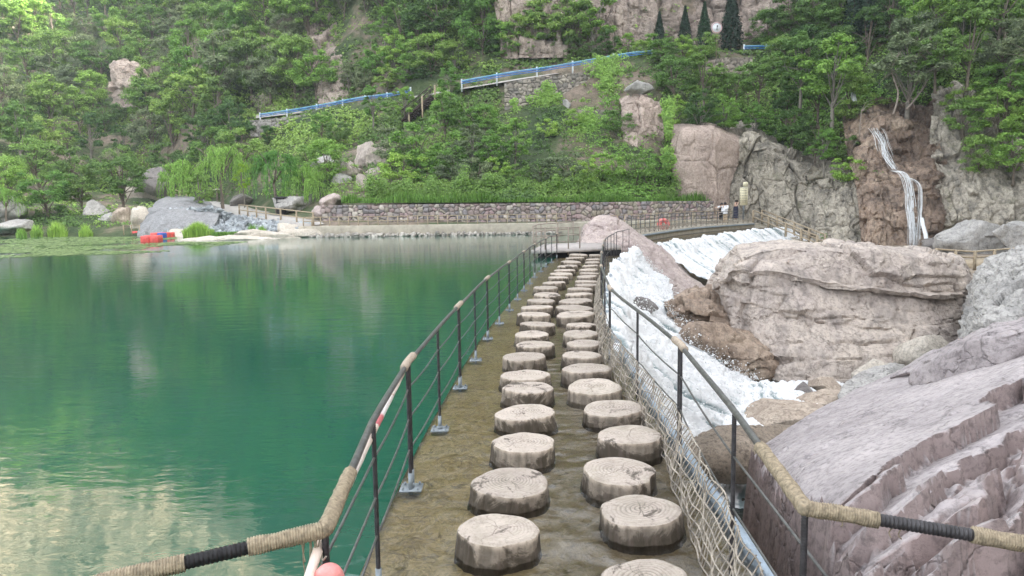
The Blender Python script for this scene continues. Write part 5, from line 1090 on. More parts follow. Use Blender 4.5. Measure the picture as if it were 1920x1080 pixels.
# ------------------------------------------------------------------ people
def person(loc, H, rz, pose, label, parts):
    r = empty('person', loc, label, 'person', rz=rz); s = H/1.7
    J = {'pelvis': (0, 0, .92), 'chest': (0, -.02, 1.28), 'neck': (0, -.02, 1.44), 'head': (0, -.04, 1.56), 'top': (0, -.04, 1.66)}
    J.update(pose); E = [('pelvis', 'chest'), ('chest', 'neck'), ('neck', 'head'), ('head', 'top')]
    RD = {'pelvis': .13, 'chest': .15, 'neck': .055, 'head': .095, 'top': .07, 'sh': .06, 'el': .042, 'ha': .035, 'hi': .09, 'kn': .062, 'an': .042, 'to': .04}
    for sd in 'lr':
        E += [('chest', 'sh'+sd), ('sh'+sd, 'el'+sd), ('el'+sd, 'ha'+sd), ('pelvis', 'hi'+sd), ('hi'+sd, 'kn'+sd), ('kn'+sd, 'an'+sd), ('an'+sd, 'to'+sd)]
    ks = list(J); me = bpy.data.meshes.new('body'); me.from_pydata([tuple(c*s for c in J[k]) for k in ks], [(ks.index(a), ks.index(b_)) for a, b_ in E], []); me.materials.append(M['skin'])
    o = bpy.data.objects.new('body', me); sc.collection.objects.link(o); o.parent = r; md = o.modifiers.new('skin', 'SKIN'); md.use_smooth_shade = True
    sv_ = me.skin_vertices[0].data
    for k, q_ in zip(ks, sv_): rr_ = RD.get(k, RD.get(k[:2], .05))*s; q_.radius = (rr_, rr_); q_.use_root = (k == 'pelvis')
    o.modifiers.new('sub', 'SUBSURF').levels = 1; o.modifiers['sub'].render_levels = 1
    h = np.array(J['head'])*s; t = np.array(J['top'])*s; m = MB(); th = np.linspace(.05, math.pi*.62, 8); ax = (t-h)/np.linalg.norm(t-h); m.tube([h+ax*.02+ax*.115*s*math.cos(x) for x in th], [.112*s*math.sin(x) for x in th], 12)
    if 'long' in parts: m.tube([h+[0, .06*s, .05*s], h+[0, .11*s, -.08*s], h+[0, .10*s, -.3*s]], [.07*s, .09*s, .05*s], 8)
    m.build('hair', M['hair'], r, True)
    for nm, mt, tubes in parts['clothes']:
        m = MB()
        for ps, rs__ in tubes: m.tube(smooth_path([np.array(J[p] if isinstance(p, str) else p)*s for p in ps], 10), np.interp(np.linspace(0, 1, 10), np.linspace(0, 1, len(rs__)), rs__)*s, 10)
        m.build(nm, M[mt], r, True)
    return r
base = {'shl': (-.17, 0, 1.38), 'shr': (.17, 0, 1.38), 'ell': (-.24, .02, 1.12), 'elr': (.24, .02, 1.12), 'hal': (-.22, -.12, .90), 'har': (.22, -.12, .90), 'hil': (-.09, 0, .88), 'hir': (.09, 0, .88), 'knl': (-.10, -.02, .48), 'knr': (.10, -.02, .48), 'anl': (-.10, .02, .08), 'anr': (.10, .02, .08), 'tol': (-.10, -.14, .03), 'tor': (.10, -.14, .03)}
trou = lambda c, r0=.115, r1=.075: ('trousers', c, [(('hil', 'knl', 'anl'), (r0, .09, r1)), (('hir', 'knr', 'anr'), (r0, .09, r1)), (('pelvis', 'hil'), (.14, .12)), (('pelvis', 'hir'), (.14, .12))])
shirt = lambda c, nm='shirt', arms=True, lo='pelvis': (nm, c, [((lo, 'chest', (0, -.02, 1.42)), (.155, .185, .08)), (('shl', 'ell') if arms else ('shl', 'shl'), (.075, .06)), (('shr', 'elr') if arms else ('shr', 'shr'), (.075, .06))][:3 if arms else 1])
def foot(px, py, D): p = at(px, py, D); return p
person(foot(1352, 420.5, 56.0), 1.62, 0.3, {**base, 'ell': (-.42, -.1, 1.30), 'hal': (-.68, -.18, 1.30)}, 'person in white top, black vest and black trousers reaching out over the bridge rail', {'long': 1, 'clothes': [shirt('cl_white'), ('vest', 'cl_black', [(((0, 0, .96), (0, -.01, 1.25), (0, -.02, 1.38)), (.17, .195, .12))]), trou('cl_black'), ]})
person(foot(1359.5, 420, 55.6), 1.64, -0.5, {**base, 'head': (0, -.10, 1.55), 'top': (0, -.14, 1.64), 'elr': (.20, -.22, 1.2), 'har': (.08, -.38, 1.15)}, 'person in a loose white shirt and cream trousers leaning on the bridge rail', {'clothes': [('shirt', 'cl_white', [(((0, 0, .78), 'chest', (0, -.02, 1.43)), (.20, .205, .08)), (('shl', 'ell', 'hal'), (.08, .07, .055)), (('shr', 'elr', 'har'), (.08, .07, .055))]), trou('cl_cream', .125, .11)]})
person(foot(1379, 416.5, 57.8), 1.72, 0.9, {**base, 'ell': (-.28, -.20, 1.22), 'hal': (-.10, -.26, 1.52)}, 'person in a long dark dress with a hand at the face beside the notice board', {'clothes': [('dress', 'cl_navy', [(((0, 0, .30), 'pelvis', 'chest', (0, -.02, 1.43)), (.27, .20, .19, .07)), (('shr', 'elr'), (.07, .06))])]})
person(foot(245, 373.5, 88), 1.66, 1.7, {**base, 'knr': (.10, -.22, .50), 'anr': (.10, -.10, .12), 'tor': (.10, -.22, .06), 'anl': (-.10, .22, .10), 'tol': (-.10, .12, .04)}, 'person in white walking behind the railing on the far left path', {'clothes': [shirt('cl_white'), trou('cl_white')]})

# ------------------------------------------------------------------ vegetation
def leaves_mesh(P, N, size, rg, asp=.55, name='crown', mat=None, droop=0.):
    n = len(P); A = rg.normal(size=(n, 3)); U = np.cross(N, A); U /= np.linalg.norm(U, axis=1)[:, None]+1e-9
    if droop: U = U*(1-droop)+np.array([0, 0, -1])*droop; U /= np.linalg.norm(U, axis=1)[:, None]
    W_ = np.cross(N, U); W_ /= np.linalg.norm(W_, axis=1)[:, None]+1e-9; s = size*rg.uniform(.6, 1.35, n)
    u = U*s[:, None]; w_ = W_*(s*asp)[:, None]; v = np.stack([P-u*.5, P+w_*.5-u*.05, P+u*.5, P-w_*.5-u*.05], 1).reshape(-1, 3)
    return npmesh(name, v, np.arange(4*n).reshape(-1, 4), mat)
def clump_cloud(C, Rr, per, rg, flat=.7, hollow=.5):
    P, N = [], []
    for c, r in zip(C, Rr):
        k = int(per*(r/np.mean(Rr))**1.6); d = rg.normal(size=(k, 3)); d /= np.linalg.norm(d, axis=1)[:, None]; d[:, 2] = np.where(d[:, 2] < -.35, -d[:, 2]*.6, d[:, 2])
        rad = r*(hollow+(1-hollow)*rg.random(k))*(1+.25*np.sin(d[:, 0]*5+c[0]*3)*np.cos(d[:, 1]*6)); p = c+d*rad[:, None]*np.array([1, 1, flat]); P.append(p); nn = d+rg.normal(size=(k, 3))*.45+[0, 0, .5]; N.append(nn/np.linalg.norm(nn, axis=1)[:, None])
    return np.concatenate(P), np.concatenate(N)
def make_tree(seed, H=6., W=5., nc=40, per=95, leaf=.19, crown_lo=.28, mat='leaf_mid', bark='bark', open_=0., kind='broad'):
    rg = np.random.default_rng(seed); tm = MB(); lean = rg.uniform(-.5, .5, 2)
    if kind == 'cypress':
        n = 3600; t = rg.random(n)**.8; r = W/2*np.sin(np.clip(t*1.02+.0, 0, 1)**.55*math.pi*.93+.12)*(1-.25*t); a = rg.uniform(0, 6.283, n); rr = r*(.62+.4*rg.random(n))*(1+.12*np.sin(a*5+t*30))
        P = np.c_[np.cos(a)*rr, np.sin(a)*rr, H*(.03+.97*t)]; N = np.c_[np.cos(a), np.sin(a), .6+0*a]+rg.normal(size=(n, 3))*.3; N /= np.linalg.norm(N, axis=1)[:, None]
        tm.tube([[0, 0, -.4], [0, 0, H*.8]], [.12, .02], 6); C = None
        cr = leaves_mesh(P, N, leaf, rg, .5, mat=M[mat])
    elif kind == 'willow':
        P, N = [], []; C = []
        for k in range(30):
            a = rg.uniform(0, 6.283); e = rg.random()**.6; C.append([math.cos(a)*W*.36*e, math.sin(a)*W*.36*e, H*(.90-.30*e**2)*rg.uniform(.84, 1.03)])
        C = np.array(C); p, nn = clump_cloud(C, rg.uniform(.35, .65, 30)*W/5.2, 110, rg, .8, .3); P.append(p); N.append(nn)
        for k in range(210):
            c = C[rg.integers(30)]; a = math.atan2(c[1], c[0])+rg.normal(0, .5); L = rg.uniform(.10, .42)*H*(.4+.9*np.hypot(c[0], c[1])/(W*.36)); m_ = max(4, int(L/.06)); t = np.linspace(0, 1, m_); o_ = rg.normal(0, .28, 2)
            x = c[0]+o_[0]+math.cos(a)*.45*t**.5; y = c[1]+o_[1]+math.sin(a)*.45*t**.5; p = np.c_[x, y, c[2]+.2-L*t]+rg.normal(size=(m_, 3))*.03
            P.append(p); nn = np.c_[math.cos(a)+0*t, math.sin(a)+0*t, .5+0*t]+rg.normal(size=(m_, 3))*.4; N.append(nn/np.linalg.norm(nn, axis=1)[:, None])
        P = np.concatenate(P); N = np.concatenate(N); ok = P[:, 2] > .22*H; cr = leaves_mesh(P[ok], N[ok], leaf, rg, .30, mat=M[mat], droop=.75)
        tm.tube(smooth_path([[0, 0, -.4], [.1, 0, H*.3], [lean[0]*.6, .1, H*.55]], 8), np.linspace(.17, .09, 8), 7)
        for k in range(7): a = k*.9; tm.tube(smooth_path([[lean[0]*.4, .1, H*.45], [math.cos(a)*W*.2, math.sin(a)*W*.2, H*.75], [math.cos(a)*W*.36, math.sin(a)*W*.36, H*.88]], 8), np.linspace(.07, .02, 8), 5)
    elif kind == 'bare':
        def br_(p, d, L, r, dep):
            q = p+d*L; tm.tube(smooth_path([p, (p+q)/2+rg.normal(size=3)*L*.08, q], 6), np.linspace(r, r*.6, 6), 5)
            if dep:
                for _ in range(3 if dep > 1 else 4): dd = d+rg.normal(size=3)*.55+[0, 0, .15]; dd /= np.linalg.norm(dd); br_(q if rg.random() > .3 else p+d*L*.7, dd, L*.68, r*.58, dep-1)
        br_(np.array([0, 0, -.3]), np.array([.05, 0, 1.]), H*.36, .10, 5); P = rg.normal(size=(160, 3))*[W*.2, W*.2, H*.13]+[0, 0, H*.75]; N = rg.normal(size=(160, 3)); N /= np.linalg.norm(N, axis=1)[:, None]; cr = leaves_mesh(P, N, leaf, rg, mat=M[mat])
    else:
        C = []; Rr = []
        while len(C) < nc:
            d = rg.normal(size=3); d /= np.linalg.norm(d); rho = rg.uniform(.45, 1.)**.6
            c = np.array([d[0]*W*.40*rho, d[1]*W*.40*rho, H*(crown_lo+1)/2+d[2]*H*(1-crown_lo)*.42*rho])
            c[:2] *= 1+.25*math.sin(seed+math.atan2(d[1], d[0])*3); sh = 1-.35*max(0, (c[2]-H*.7)/(H*.3)); c[:2] *= sh
            C.append(c); Rr.append(rg.uniform(.34, .72)*W/5*(1-open_*.35))
        C = np.array(C); Rr = np.array(Rr); P, N = clump_cloud(C, Rr, per, rg, .85, .3)
        cr = leaves_mesh(P, N, leaf, rg, .6, mat=M[mat])
        top_ = np.array([lean[0], lean[1], H*.72]); path = smooth_path([[0, 0, -.5], [lean[0]*.2, 0, H*.22], [lean[0]*.7, lean[1]*.6, H*.5], top_], 14); tm.tube(path, np.linspace(.022*H if kind != 'shrub' else .03, .006*H, 14), 7)
        for i in rg.permutation(nc)[:(16 if kind != 'shrub' else 12)]:
            s0_ = path[int(rg.uniform(.15 if kind == 'shrub' else .3, .8)*13)]; c = C[i]; md = (s0_+c)/2+[0, 0, .12*H*rg.uniform(-.2, .8)*.5]; tm.tube(smooth_path([s0_, md, c], 7), np.linspace(.008*H, .0025*H, 7), 5)
    tr_ = tm.build('trunk', M[bark], smooth=True); return cr, tr_
PROTO = {}
def proto(key, **k):
    root = bpy.data.objects.new(key, None); root.empty_display_size = .3; cr, tr_ = make_tree(**k); cr.parent = root; tr_.parent = root; PROTO[key] = (root, cr, tr_, k.get('H', 6.)); 
for i in range(4): proto(f'b{i}', seed=10+i, H=6, W=[5.2, 4.4, 6.0, 4.8][i], nc=[44, 34, 50, 40][i], per=210, leaf=.175, crown_lo=[.08, .14, .06, .16][i])
for i in range(3): proto(f'a{i}', seed=30+i, H=6, W=[4.0, 3.4, 4.6][i], nc=[40, 34, 44][i], per=220, leaf=.165, crown_lo=.20, open_=.3, bark='bark_pale')
for i in range(2): proto(f's{i}', seed=40+i, H=3, W=3.4, nc=30, per=110, leaf=.15, crown_lo=.05, kind='shrub')
proto('w0', seed=50, H=6, W=5.6, leaf=.21, mat='leaf_willow', kind='willow'); proto('w1', seed=51, H=6, W=5.6, leaf=.19, mat='leaf_willow', kind='willow')
proto('c0', seed=60, H=6, W=1.6, leaf=.22, mat='leaf_cyp', kind='cypress'); proto('bare0', seed=61, H=6, W=4, leaf=.12, mat='leaf_light', bark='twig', kind='bare')
usedp = set(); NT = {'n': 0}; used_labels = {}
def plant(key, loc, H, rz, mat, label, cat='tree', group='trees on the far slopes', name='tree', wide=1.):
    root0, cr0_, tr0_, h0 = PROTO[key]; s = H/h0
    r = bpy.data.objects.new(name, None); r.empty_display_size = .3; sc.collection.objects.link(r); r.location = V(loc); r.rotation_euler = (0, 0, rz); r.scale = (s*wide, s*wide, s)
    if key in usedp: a, b_ = cp(cr0_, r), cp(tr0_, r)
    else: usedp.add(key); a, b_ = cr0_, tr0_; a.parent = r; b_.parent = r
    a.name = 'crown'; b_.name = 'trunk'
    if mat: a.material_slots[0].link = 'OBJECT'; a.material_slots[0].material = M[mat]
    used_labels[label] = used_labels.get(label, 0)+1
    tag(r, label, cat, group); NT['n'] += 1; return r
rt = random.Random(21)
OR2 = ['leftmost', 'second', 'third', 'fourth', 'fifth', 'sixth', 'seventh', 'eighth', 'ninth', 'tenth', 'eleventh', 'twelfth', 'thirteenth', 'fourteenth', 'fifteenth', 'sixteenth', 'seventeenth', 'eighteenth', 'nineteenth', 'twentieth', 'twenty-first', 'twenty-second', 'twenty-third', 'twenty-fourth', 'twenty-fifth', 'twenty-sixth', 'twenty-seventh', 'twenty-eighth']
# exclusion boxes (px) for crown centres: bare rock, walls, falls that the photo shows
EXC = [(196, 118, 272, 205), (598, 60, 720, 200), (940, -90, 1300, 78), (1300, -90, 1440, 80), (1440, -90, 1560, 60), (938, 132, 1125, 205), (930, 200, 1020, 285), (1160, 150, 1246, 330), (1255, 238, 1420, 470), (1420, 290, 1600, 470), (1590, 330, 1850, 470), (1622, 190, 1790, 470), (1600, 290, 1660, 400), (735, 165, 815, 245), (635, 275, 760, 400), (480, 205, 600, 245), (1320, 20, 1365, 120), (600, 300, 640, 330), (380, 370, 640, 450), (232, 330, 340, 380), (1385, 85, 1480, 110)]
COLW = {'leaf_dark': 'dark green', 'leaf_mid': 'mid green', 'leaf_light': 'light green', 'leaf_grey': 'grey green', 'leaf_fresh': 'fresh green', 'leaf_yellow': 'sunlit yellow green'}
def band(x0, x1, py, h, step, mats, keys, where, jit=12, excl=True, name='tree', cat='tree', group='trees on the far slopes', sink=.3):
    x = x0+rt.uniform(0, step*.5); lst = []
    while x < x1:
        y = py(x) if callable(py) else py; y += rt.uniform(-jit, jit); D = terrD(x, y); Hm = h(x) if callable(h) else h; Hm *= rt.uniform(.75, 1.25); hp = Hm*FPX/D
        cy = y-hp*.55; bad = excl and any(a < x < c and b_ < cy < d for a, b_, c, d in EXC)
        if x > 1290 and y > 150: D -= 4
        if not bad: lst.append((x, y, D, Hm))
        x += step*rt.uniform(.72, 1.28)*(max(.55, 75/D) if step > 30 else 1)
    seen = {}
    for i, (x, y, D, Hm) in enumerate(lst):
        mt = rt.choice(mats); key = rt.choice(keys); p = at(x, y, D); p[2] -= sink; i_ = seen.get(mt, 0); seen[mt] = i_+1
        plant(key, p, Hm, rt.uniform(0, 6.28), mt, f'{COLW[mt]} {cat}, {OR2[min(i_, 27)]} such{"" if i_ == 0 else " from left"}, {where}', cat, group, name, rt.uniform(.9, 1.2))
B = ['b0', 'b1', 'b2', 'b3']; A = ['a0', 'a1', 'a2']
D_, Mi, Li, Gr, Fr = 'leaf_dark', 'leaf_mid', 'leaf_light', 'leaf_grey', 'leaf_fresh'
# left slopes, row by row upward
band(-70, 262, 408, 5.0, 62, [D_, D_, Mi, Li], B, 'row along the left shore', 8)
band(-60, 232, 372, 6.5, 66, [D_, D_, Mi], B, 'row behind the left shore path')
band(300, 470, 348, 6.5, 58, [D_, D_, Mi], B, 'row behind the willows')
band(-80, 465, 305, 7.0, 66, [D_, Mi, Gr, Mi], B+A, 'row level with the lower blue guardrail end')
band(-80, 470, 250, 7.5, 66, [D_, Mi, Mi, Gr], B, 'row above the left shore woods')
band(-80, 600, 195, 8.0, 66, [Mi, Fr, D_, Gr], B, 'row below the brown rock face')
band(-80, 590, 140, 8.0, 62, [Fr, Mi, Gr, Mi], B, 'row around the brown rock face')
band(-80, 610, 85, 8.5, 60, [Fr, Mi, Fr, Gr], B, 'row above the brown rock face')
band(-90, 640, 30, 9.0, 60, [Fr, Mi, Mi], B, 'second row from the top on the left')
band(-90, 640, -30, 9.5, 60, [Fr, Mi, Li], B, 'top row on the left')
band(-60, 470, -85, 10, 74, [Fr, Li], B, 'row above the frame on the left')
# centre: between the hedge and the road, and over the road
band(500, 640, 268, 3.0, 40, [Mi, Fr, D_], B, 'row under the left guardrail', excl=True)
band(560, 700, 342, 4.0, 44, [Fr, Mi], B, 'row around the boulder pile', excl=True)
band(740, 1010, 322, 4.6, 32, [Gr, Li, Fr, Li], A+['s0', 's1'], 'upper row behind the hedge', 10, excl=False)
band(640, 770, 178, 4.4, 36, [Mi, Fr, Gr], B+A, 'row over the gap in the guardrail', 8, excl=False)
band(660, 800, 150, 3.0, 30, [Mi, Fr, D_], ['s0', 's1', 'b1'], 'slope over the gap in the guardrail', 16, excl=False, name='shrub', cat='shrub', group='shrubs over the guardrail gap')
band(740, 1240, 345, 2.6, 34, [Mi, Fr, Gr], ['s0', 's1'], 'lower row behind the hedge', 5, excl=False, name='shrub', cat='shrub', group='shrubs behind the hedge')
band(830, 935, 262, 4.4, 36, [Mi, Fr], B, 'row right of the dark stair')
band(690, 880, 150, 5.2, 42, [Mi, D_, Fr], B+A, 'row above the dark stair', excl=False)
band(700, 960, 90, 6.5, 46, [D_, Mi, Fr], B+A, 'row between the stair and the cliff top')
band(640, 940, 30, 7.0, 50, [Mi, Gr, D_], B, 'top row left of the red cliff')
band(640, 940, -30, 7.5, 56, [Mi, D_], B, 'highest row left of the red cliff')
band(910, 1250, 112, 3.2, 34, [D_, Mi, Fr], B, 'row on the road under the red cliff', 4, excl=False)
band(1020, 1260, 232, 2.6, 36, [Fr, Mi], ['s0', 's1'], 'creeper covered terraces', 26, name='shrub', cat='shrub', group='shrubs on the terraces')
band(905, 1130, 112, 6.8, 34, [Mi, Fr, Li], A+B, 'tall row left under the red cliff', 3, excl=False)
band(1440, 1570, 92, 5.5, 40, [Mi, D_, Fr], B, 'tall row right under the red cliff', 3, excl=False)
# right slopes
band(1245, 1640, lambda x: 262+max(0, x-1400)*.28, 3.8, 44, [Mi, D_, Fr], B+A, 'row on the brink of the grey cliff', 6, excl=False)
band(1250, 1640, lambda x: 205+max(0, x-1400)*.12, 4.6, 44, [D_, Mi, Mi], B, 'row above the brink of the grey cliff', 10, excl=False)
band(1440, 1650, 135, 5.0, 46, [Mi, D_, Gr], B+A, 'row below the short guardrail', excl=False)
band(1225, 1330, 132, 4.0, 40, [Mi, Fr], B, 'row left of the round sign', 4, excl=False)
band(1495, 1680, 80, 5.5, 46, [Mi, D_], B+A, 'row over the short guardrail', excl=False)
band(1560, 1980, 20, 6.0, 54, [D_, Mi], B, 'top row on the right', excl=False)
band(1560, 1990, -40, 6.0, 60, [D_, Mi], B, 'highest row on the right', excl=False)
band(1690, 1990, 85, 5.2, 52, [Mi, Fr, Gr], B+A, 'second row from the top on the right', excl=False)
band(1700, 1990, 150, 5.0, 52, [Mi, Fr, Gr], B, 'middle row on the right', excl=False)
band(1790, 1990, 215, 5.0, 50, [Mi, Fr], B, 'row over the right cliff', excl=False)
band(1800, 1990, 280, 4.6, 52, [Fr, Mi], B, 'row on the brink of the right cliff', excl=False)
band(1830, 1990, 335, 3.4, 56, [Mi, Fr], B, 'row hanging over the right cliff', 6, excl=False)
# single trees the photo picks out
def hero(key, px, py, D, H, mat, label, wide=1., **k): plant(key, at(px, py, D)-np.array([0, 0, .2]), H, rt.uniform(0, 6.28), mat, label, wide=wide, **k)
hero('w0', 345, 398, 66, 5.2, 'leaf_willow', 'weeping willow left of the sloping path'); hero('w1', 418, 388, 70, 6.4, 'leaf_willow', 'tall weeping willow at the top of the sloping path')
hero('w1', 520, 398, 60, 5.6, 'leaf_willow', 'broad bright weeping willow above the black bin'); hero('w0', 575, 398, 60, 4.2, 'leaf_willow', 'smaller willow right of the broad bright one')
hero('a1', 458, 378, 66, 4.0, 'leaf_yellow', 'slim yellow green tree between the willows', .7); hero('w0', 12, 420, 60, 3.4, 'leaf_light', 'small willow at the left edge of the shore')
hero('a0', 375, 402, 60, 3.8, 'leaf_mid', 'thin tree with several stems growing from the slate bank'); hero('bare0', 489, 232, 89, 4.4, None, 'bare grey tree above the left end of the guardrail')
hero('bare0', 225, 335, 80, 4.0, None, 'nearly leafless grey tree on the left bank'); hero('a2', 845, 200, 75, 4.6, 'leaf_light', 'light green slim tree beside the upper end of the dark stair')
hero('a1', 760, 240, 72, 4.6, 'leaf_light', 'light green feathery tree in front of the dark stair'); hero('a0', 700, 240, 74, 4.6, 'leaf_light', 'light green feathery tree left of the dark stair')
for px, py, D, H, lb in [(268, 200, 108, 4.6, 'small dark cypress beside the brown rock face'), (326, 195, 106, 4.2, 'small dark cypress left of a close pair on the left slope'), (349, 195, 106, 4.4, 'small dark cypress, left one of the close pair'), (367, 192, 105, 4.6, 'small dark cypress, right one of the close pair'),
    (1370, 108, 76, 7.2, 'tallest dark cypress just right of the round sign'), (1320, 100, 77, 5.2, 'dark cypress just left of the round sign'), (1284, 95, 78, 4.6, 'pointed dark cypress second left of the round sign'), (1236, 98, 78, 4.2, 'pointed dark cypress furthest left of the round sign'), (1600, 75, 70, 6.5, 'dark cypress rising at the top right of the red cliff'), (1625, 60, 69, 6.0, 'dark cypress behind the pale branched tree on the right')]:
    hero('c0', px, py, D, H, None, lb, 1.25 if px > 1000 else 1.1)
hero('a2', 1560, 230, 60, 7.5, 'leaf_fresh', 'tall feathery tree on top of the grey cliff', 1.1); hero('a0', 1500, 200, 62, 6.5, 'leaf_mid', 'tall feathery tree left of the tallest one on the cliff', 1.1); hero('a2', 1700, 215, 58, 7.0, 'leaf_grey', 'spreading pale tree above the waterfall', 1.3)
hero('a0', 1545, 320, 57.6, 3.6, 'leaf_fresh', 'bright bush hanging over the grey cliff', 1.1); hero('s0', 1585, 345, 56, 2.6, 'leaf_fresh', 'leafy shrub at the lower end of the cliff greenery', 1.1); hero('s1', 1645, 335, 55, .9, 'leaf_fresh', 'small plant growing on the ledge beside the waterfall'); hero('s0', 1545, 445, 52.8, .6, 'leaf_light', 'tiny tuft growing low on the grey cliff')
print('TREES', NT['n'], [k for k, c in used_labels.items() if c > 1][:5])
# hedge along the top of the stone wall
rgv = np.random.default_rng(77); Pn, Nn = [], []
for k in range(900):
    px = rgv.uniform(690, 1268); D = np.interp(px, [690, 1060, 1268], [55.2, 55.4, 58.2])+rgv.uniform(0, 1.6); b0 = at(px, 380, D); h_ = (1.5+.5*math.sin(px*.03)+.4*math.sin(px*.11)+.3*math.sin(px*.29)); c = b0+[0, 0, rgv.uniform(.1, h_)]; n = 75; d = rgv.normal(size=(n, 3)); d /= np.linalg.norm(d, axis=1)[:, None]; Pn.append(c+d*rgv.uniform(.2, .5)); q_ = d+[0, -.3, .5]; Nn.append(q_/np.linalg.norm(q_, axis=1)[:, None])
tag(leaves_mesh(np.concatenate(Pn), np.concatenate(Nn), .13, rgv, .7, 'hedge', M['leaf_mid']), 'long leafy green hedge on top of the low stone wall', 'hedge')
# tall grass in front of the hedge and reeds on the shore
def blades(name, roots, hs, mat, seed, wd=.025, kind='stuff'):
    rg = np.random.default_rng(seed); n = len(roots); a = rg.uniform(0, 6.28, n); d = np.c_[np.cos(a), np.sin(a), 0*a]; ln = rg.uniform(.1, .5, n)[:, None]; h = np.asarray(hs)[:, None]; side = np.c_[-np.sin(a), np.cos(a), 0*a]*wd; z = np.array([0, 0, 1.])
    v = np.stack([roots-side, roots+side, roots+z*h*.6+d*ln*h*.3+side*.8, roots+z*h*.6+d*ln*h*.3-side*.8, roots+z*h+d*ln*h], 1); b_ = np.arange(n)[:, None]*5
    o = npmesh(name, v.reshape(-1, 3), [b_+np.array([[0, 1, 2, 3]]), b_+np.array([[3, 2, 4]])], mat); return tag(o, kind=kind)
R0 = []
for k in range(15000):
    px = rgv.uniform(640, 1335); D = np.interp(px, [640, 1060, 1220, 1335], [53.5, 53.8, 55.4, 59])+rgv.uniform(0, 1.3); R0.append(at(px, 381-(px-640)*.006, D))
R0 = np.array(R0); blades('grass', R0, (.10+.75*rgv.random(len(R0))**2.5)*(.5+.5*np.clip(fbm(R0, .5, 3, 4)*2+.6, 0, 1.6)), M['grass'], 5)
def reeds(x0, x1, y0, y1, n, H, lb):
    px = rgv.uniform(x0, x1, n); py = rgv.uniform(y0, y1, n); r = np.array([onz(a, b_, .02) for a, b_ in zip(px, py)]); return tag(blades('reeds', r, rgv.uniform(.5, 1, n)*H, M['leaf_fresh'], int(x0), .03, None), lb, 'reeds')
def reeds(x0, x1, y, D, n, H, lb):
    px = x0+(x1-x0)*(.5+.5*np.clip(rgv.normal(0, .5, n), -1, 1)); r = np.array([at(a, y, D+rgv.uniform(-.7, .5)) for a in px]); r[:, 2] = .02; h = rgv.uniform(.5, 1, n)*H*(1-.5*np.abs((px-(x0+x1)/2)/((x1-x0)/2)))
    o = blades('reeds', r, h, M['leaf_fresh'], int(x0), .03, None); tag(o, lb, 'reeds')
for a in [(344, 400, 440, 52.6, 1600, 1.25, 'large clump of green reeds in front of the slate bank'), (466, 480, 438, 51.6, 260, 1.1, 'narrow upright clump of reeds near the pale stones'), (482, 500, 438, 51.3, 240, .95, 'second narrow clump of reeds near the pale stones'), (30, 50, 440, 57, 300, .9, 'leftmost clump of reeds on the left shore'), (58, 80, 440, 57.5, 350, 1.2, 'second clump of reeds from the left edge'), (90, 126, 440, 57.5, 600, 1.4, 'broad clump of reeds at the edge of the lily pads'), (148, 174, 439, 57, 360, 1.1, 'clump of reeds below the rounded grey block')]: reeds(*a)
R1 = []
for k in range(5000):
    px = rgv.uniform(398, 470); R1.append(at(px, 439, rgv.uniform(50.8, 52))*[1, 1, 0]+[0, 0, .1])
blades('grass', np.array(R1), rgv.uniform(.1, .35, len(R1)), M['grass'], 8)
# ground cover over the slopes, thinner where the photo shows rock and earth
ns = 52000; px = rgv.uniform(-120, 2020, ns); py = rgv.uniform(-60, 436, ns); P_, N_, S_ = [], [], []
thin = [(560, 40, 760, 210, .5), (330, 40, 480, 210, .6), (935, 200, 1240, 330, .35), (940, -60, 1560, 100, .05), (1255, 225, 1430, 470, .0), (1430, 300, 1990, 470, .03), (1590, 200, 1790, 470, .05), (635, 275, 760, 400, .35), (160, 370, 340, 440, .45), (340, 372, 640, 450, 0.), (600, 384, 1340, 450, 0.), (938, 132, 1125, 205, .04), (1165, 150, 1245, 330, .2), (196, 118, 275, 205, .25), (1320, 105, 1420, 135, .2), (0, 390, 60, 440, .3)]
for a, b_ in zip(px, py):
    k = 1.
    for q_ in thin:
        if q_[0] < a < q_[2] and q_[1] < b_ < q_[3]: k = min(k, q_[4])
    if b_ > 430-max(0, 300-a)*.0 or rgv.random() > k: continue
    D = terrD(a, b_); P_.append(at(a, b_, D)); S_.append(D)
P_ = np.array(P_); S_ = np.array(S_); rr_ = rgv.uniform(.15, .55, len(P_)); m_ = 13; d = rgv.normal(size=(len(P_), m_, 3)); d /= np.linalg.norm(d, axis=2)[..., None]; d[..., 2] = np.abs(d[..., 2])
PP = (P_[:, None]+d*(rr_[:, None, None]*(.5+.6*rgv.random((len(P_), m_, 1))))+[0, 0, .15]).reshape(-1, 3); NN = (d+rgv.normal(size=d.shape)*.4+[0, -.2, .4]).reshape(-1, 3); NN /= np.linalg.norm(NN, axis=1)[:, None]
cl = fbm(PP, .10, 4, 3); far_ = PP[:, 1] > 72
for nm, mk, mt, sz in (('ground_cover', (cl < -.08) & ~far_, 'leaf_dark', .19), ('ground_cover', (cl >= -.08) & (cl < .12) & ~far_, 'leaf_mid', .18), ('ground_cover', (cl >= .12) & ~far_, 'leaf_fresh', .18), ('ground_cover', (cl < 0) & far_, 'leaf_dark', .27), ('ground_cover', (cl >= 0) & far_, 'leaf_mid', .27)):
    if mk.sum(): tag(leaves_mesh(PP[mk], NN[mk], sz, rgv, .7, nm, M[mt]), kind='stuff')
